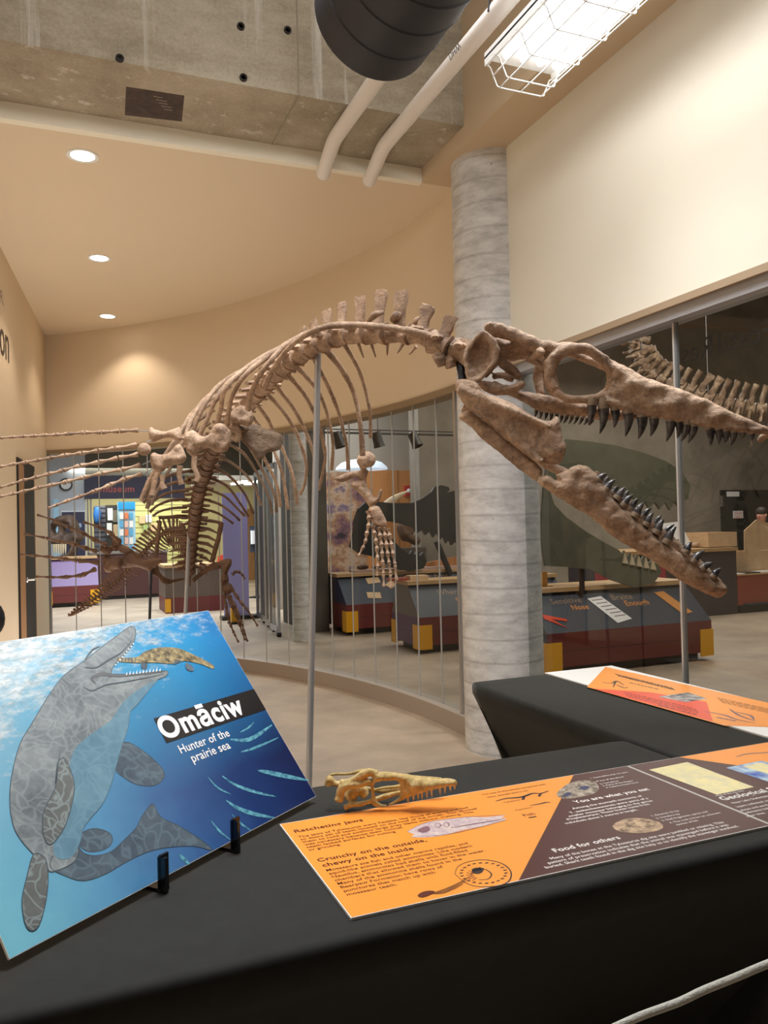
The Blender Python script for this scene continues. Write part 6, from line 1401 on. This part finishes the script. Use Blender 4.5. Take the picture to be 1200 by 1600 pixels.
# shop fittings
def fix(name, label, cat, px0, px1, py0, py1, y, dep, m_, slats=0, sm_=None):
    a, b_ = PY(px0, py1, y), PY(px1, py0, y); t = thing(name, label, cat, ((a.x+b_.x)/2, y, max(0, 0)))
    mk('body', MB().box(a.x, b_.x, y, y+dep, 0.0, b_.z), m_, t)
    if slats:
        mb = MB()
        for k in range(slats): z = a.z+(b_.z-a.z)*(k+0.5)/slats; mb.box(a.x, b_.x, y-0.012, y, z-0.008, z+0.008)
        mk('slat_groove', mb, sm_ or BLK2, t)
    return t, a, b_
SLW = mat('grey_slatwall', srgb(92, 96, 112), 0.6); YSL = mat('yellow_slatwall', srgb(206, 204, 138), 0.6)
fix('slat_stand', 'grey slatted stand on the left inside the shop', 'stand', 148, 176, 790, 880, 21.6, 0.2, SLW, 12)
t, a, b_ = fix('slat_wall', 'yellow slatted wall at the right inside the shop', 'stand', 212, 300, 784, 890, 22.2, 0.1, YSL, 12, mat('slat_shade_olive', srgb(150, 146, 96), 0.7))  # olive strips paint the shade inside the slat grooves
for k, (px, py) in enumerate(((222, 812), (232, 810), (228, 826), (240, 824))):
    q = PY(px, py, 22.17); mk('hanging_item', MB().box(q.x-0.075, q.x+0.075, 22.12, 22.18, q.z-0.1, q.z+0.1), [CARD, PAPER, mat('green_item', srgb(150, 170, 110), 0.6), CARD][k], None, ['beige packet highest on the yellow slatted wall', 'white packet on the yellow slatted wall', 'green packet on the yellow slatted wall', 'beige packet lowest on the yellow slatted wall'][k], 'packet', 'packets on the slatted wall')
t, a, b_ = fix('brochure_rack', 'dark display rack holding pale pictures in the shop', 'rack', 167, 186, 789, 875, 21.2, 0.25, mat('black_rack', srgb(40, 36, 34), 0.6))
for k, (px, py) in enumerate(((172, 803), (171, 826), (181, 828), (180, 806))):
    q = PY(px, py, 21.18); mk('picture', MB().box(q.x-0.06, q.x+0.06, 21.16, 21.2, q.z-0.16, q.z+0.14), [PAPER, PAPER, CARD, mat('grey_picture', srgb(120, 110, 96), 0.6)][k], t)
t, a, b_ = fix('card_stand', 'bright blue topped stand of cards in the shop', 'stand', 186, 211, 784, 880, 20.9, 0.25, mat('pale_blue_stand', srgb(176, 216, 236), 0.5))
mk('header', MB().box(a.x, b_.x, 20.87, 20.9, sz_(198, 796, 20.9), b_.z), mat('bright_blue', srgb(40, 150, 214), 0.5), t)
random.seed(21); cc = [PAPER, mat('card_orange', srgb(222, 130, 90), 0.5), mat('card_blue', srgb(96, 170, 216), 0.5), mat('card_pink', srgb(230, 190, 180), 0.5)]
for r in range(5):
    for c in range(3):
        q = PY(190+c*7.5, 806+r*13, 20.88); mk('card', MB().box(q.x-0.045, q.x+0.045, 20.86, 20.89, q.z-0.08, q.z+0.08), cc[(r*2+c) % 4], t)
a = PY(152, 805, 21.52); mb = MB(); mb.ball(Vector((a.x, 21.52, a.z)), (0.1, 0.06, 0.22), 8); mk('blue_bag', mb, mat('blue_cloth', srgb(40, 110, 190), 0.7), None, 'blue cloth bag hanging at the left of the shop', 'bag', smooth=180)
mb = MB(); 
for px in (138, 143): q = PY(px, 850, SY); mb.box(q.x-0.02, q.x+0.02, SY, SY+0.08, 0, sz_(140, 780))
struct('trim_8', mb, ALU)
t = thing('shop_counter', 'long dark maroon counter in front of the shop opening', 'counter', (PY(210, 900, 18.8).x, 18.8, 0))
a, b_ = PY(142, 905, 18.6), PY(262, 905, 18.6)
mk('body', MB().box(a.x, b_.x, 18.6, 19.4, 0.08, 1.0), mat('dark_maroon', srgb(70, 36, 36), 0.5), t); mk('plinth', MB().box(a.x+0.05, b_.x-0.05, 18.65, 19.35, 0, 0.08), BLK2, t); mk('counter_top', MB().box(a.x-0.03, b_.x+0.03, 18.57, 19.43, 1.0, 1.04), GREYP, t)
# low kiosk and the brown dinosaur skull at the far left
kiosk('low kiosk with a purple sloping top at the far left of the gallery', -0.28, 0.75, 17.3, 18.45, MARO, zr=0.95, upper=PURP, slope=mat('violet_panel', srgb(100, 72, 118), 0.5))
q = PY(108, 842, 18.6); t = thing('dinosaur_skull', 'dark brown dinosaur skull on show beside the shop front', 'skull', (q.x, 18.6, 1.0))
DKB2 = bone_mat('dark_brown_bone', srgb(48, 34, 28), srgb(78, 58, 46), srgb(112, 88, 70), 0.5, 3)
mb = MB()
plate(mb, [(80, 828), (84, 812), (95, 806), (113, 805), (119, 815), (125, 831), (130, 841), (122, 852), (117, 868), (106, 880), (92, 882), (82, 880), (85, 870), (98, 868), (108, 862), (110, 853), (100, 849), (90, 852), (82, 848)], lambda x, y: PY(x, y, 18.6), 0.2, R=6, step=2, holes=[[(85, 829), (87, 823), (92, 823), (92, 831), (88, 834)], [(101, 822), (106, 818), (111, 823), (109, 831), (103, 831)]], nz=0.5, nf=5)
c = PY(112, 878, 18.6); mb.box(c.x-0.05, c.x+0.05, 18.57, 18.63, 0.99, c.z+0.1)
mk('skull_bone', mb, DKB2, t, smooth=180)
mb = MB()
for k in range(6): a = PY(84+k*3.6, 850, 18.45); mb.tube([a, a-Vector((0, 0, 0.14)), a-Vector((0, 0, 0.24))], [0.026, 0.02, 0.004], 6)
mk('tooth_row', mb, mat('cream_teeth', srgb(206, 190, 160), 0.5), t, smooth=60)
# grey brown display box below the hips
a, b_ = PY(258, 900, 14.8), PY(349, 900, 14.8); zt_ = PY(300, 886, 14.8).z
t = thing('display_box', 'tall grey brown display box with a maroon foot behind the hips of the skeleton', 'box', ((a.x+b_.x)/2, 15.2, 0))
mk('body', MB().box(a.x, b_.x, 14.8, 15.8, 0.28, zt_), mat('taupe_panel', srgb(96, 82, 70), 0.6), t); mk('foot_panel', MB().box(a.x, b_.x, 14.8, 15.8, 0, 0.28), MARO, t); mk('top_board', MB().box(a.x-0.02, b_.x+0.02, 14.78, 15.82, zt_, zt_+0.05), WOOD, t)
mk('corner_guard', MB().box(a.x-0.01, a.x+0.09, 14.78, 14.8, 0.02, 0.26), YEL, t); q = PY(366, 970, 12.6)
t = thing('guard_post', 'yellow post beside the far hind flipper', 'post', (q.x, 12.6, 0)); mk('post', MB().box(q.x-0.05, q.x+0.05, 12.55, 12.65, 0, PY(366, 950, 12.6).z), YEL, t); mk('foot', MB().box(q.x-0.09, q.x+0.09, 12.5, 12.7, 0, 0.03), BLK2, t)
mb = MB(); a = PY(345, 880, 14.6); b_ = PY(372, 925, 14.6); mb.prism([Vector((PY(340, 880, 15).x, 15, zt_+0.051)), Vector((PY(350, 880, 15).x, 15, zt_+0.051)), PY(352, 866, 15), PY(341, 869, 15)], Vector((0, 0.03, 0))); mk('red_card', mb, RED, None, 'small red card behind the hips of the skeleton', 'card')
# violet banner on its stand
a, b_ = PY(349, 880, 13.2), PY(388, 880, 13.2); zt_ = PY(368, 770, 13.2).z
t = thing('banner', 'tall violet blue banner standing behind the ribs', 'banner', ((a.x+b_.x)/2, 13.2, 0))
m = mat('banner_print', srgb(168, 164, 222), 0.6)
mk('cloth', MB().box(a.x, b_.x, 13.2, 13.215, 0.06, zt_), m, t); mk('foot', MB().box(a.x-0.05, b_.x+0.2, 13.1, 13.35, 0, 0.06), BLK2, t)
# hand sanitiser on a thin stand
q = PZ(397, 914, 0); q = PY(397, 860, 17.0); t = thing('sanitiser_stand', 'white and blue hand sanitiser dispenser on a thin black stand', 'dispenser', (q.x, 17.0, 0))
mb = MB(); mb.tube([Vector((q.x+0.04, 17.05, 0.02)), Vector((q.x+0.04, 17.05, 1.3))], 0.018, 10); mk('stem', mb, BLACKM, t); mb = MB(); mb.lathe([(0.17, 0), (0.17, 0.02), (0.02, 0.03)], Matrix.Translation((q.x+0.04, 17.05, 0)), 20); mk('foot', mb, BLACKM, t)
z0 = PY(397, 850, 17).z; z1 = PY(397, 829, 17).z; mk('dispenser_box', MB().rbox(q.x-0.07, q.x+0.07, 16.93, 17.03, z0, z1, 0.03), PAPER, t); mk('back_plate', MB().box(q.x-0.08, q.x+0.1, 17.03, 17.05, z0-0.18, z1+0.1), SLATE, t)
# corridor end: door and ceiling light panels
a, b_ = PY(386, 850, 22.98), PY(396, 850, 22.98); d3 = struct('door_3', MB().box(a.x, b_.x, 22.93, 22.99, 0, PY(390, 795, 22.95).z), DWOOD)
bstruct('ceiling_corridor', PALE, sx_(300), 6.7, 17.2, SY, sz_(385, 750, 17.2), sz_(385, 750, 17.2)+0.1)
for k, (p0, p1) in enumerate(((376, 385), (398, 408))):
    a, b_ = PY(p0, 754, 17.5), PY(p1, 754, 17.5); zz = sz_(385, 750, 17.2); mk('ceiling_light', MB().box(a.x, b_.x, 17.4, 18.6, zz-0.03, zz-0.001), LAMP, None, ['bright ceiling light panel over the violet banner', 'bright ceiling light panel over the sanitiser stand'][k], 'light', 'corridor ceiling light panels')
# parked sliding glass door leaves
xs = [(412, 12.4), (419, 11.85), (427, 11.3), (434, 10.75)]
for k, (px, y) in enumerate(xs):
    q = PY(px, 900, y); t = thing('glass_door_leaf', ['parked glass door leaf with a violet glow, first of the row of leaves', 'second parked glass door leaf from the banner', 'third parked glass door leaf from the banner', 'parked glass door leaf nearest the slim column'][k], 'door', (q.x, y, 0), 'parked sliding glass leaves')
    mb = MB(); mb.box(q.x-0.018, q.x+0.018, y-0.03, y+0.03, 0.06, 2.4); mb.box(q.x-0.018, q.x+0.018, y+0.42, y+0.48, 0.06, 2.4); mb.box(q.x-0.018, q.x+0.018, y, y+0.45, 0.06, 0.14); mb.box(q.x-0.018, q.x+0.018, y, y+0.45, 2.32, 2.4); mk('frame', mb, ALU, t)
    mb = MB(); mb.add([(q.x, y+0.03, 0.14), (q.x, y+0.42, 0.14), (q.x, y+0.42, 2.32), (q.x, y+0.03, 2.32)], [(0, 1, 2, 3)]); mk('pane', mb, GLASS, t)
    mb = MB(); mb.tube([Vector((q.x-0.03, y, 0.03)), Vector((q.x+0.03, y, 0.03))], 0.03, 10); mk('roller', mb, BLACKM, t)
# black padded chair by the left wall, mostly out of the picture
t = thing('chair', 'black rounded chair back at the left wall, only its edge in view', 'chair', (-0.4, 3.9, 0))
cxx = P(-20, 968, 4.0)
mb = MB(); mb.ball(Vector((cxx.x, cxx.y, cxx.z)), (0.082, 0.05, 0.10), 10); mk('backrest', mb, BLK2, t, smooth=180)
mb = MB(); mb.rbox(cxx.x-0.22, cxx.x+0.08, cxx.y-0.42, cxx.y-0.02, 0.45, 0.52, 0.06); mk('seat', mb, BLK2, t)
mb = MB(); mb.tube([Vector((cxx.x-0.02, cxx.y+0.01, 0.5)), Vector((cxx.x-0.01, cxx.y+0.03, cxx.z))], 0.015, 8); mk('back_bar', mb, BLACKM, t)
for sx2 in (-0.2, 0.06):
    for sy2 in (-0.38, -0.05):
        mb = MB(); mb.tube([Vector((cxx.x+sx2, cxx.y+sy2, 0.46)), Vector((cxx.x+sx2*1.1, cxx.y+sy2, 0.0))], 0.014, 8); mk('leg', mb, BLACKM, t)
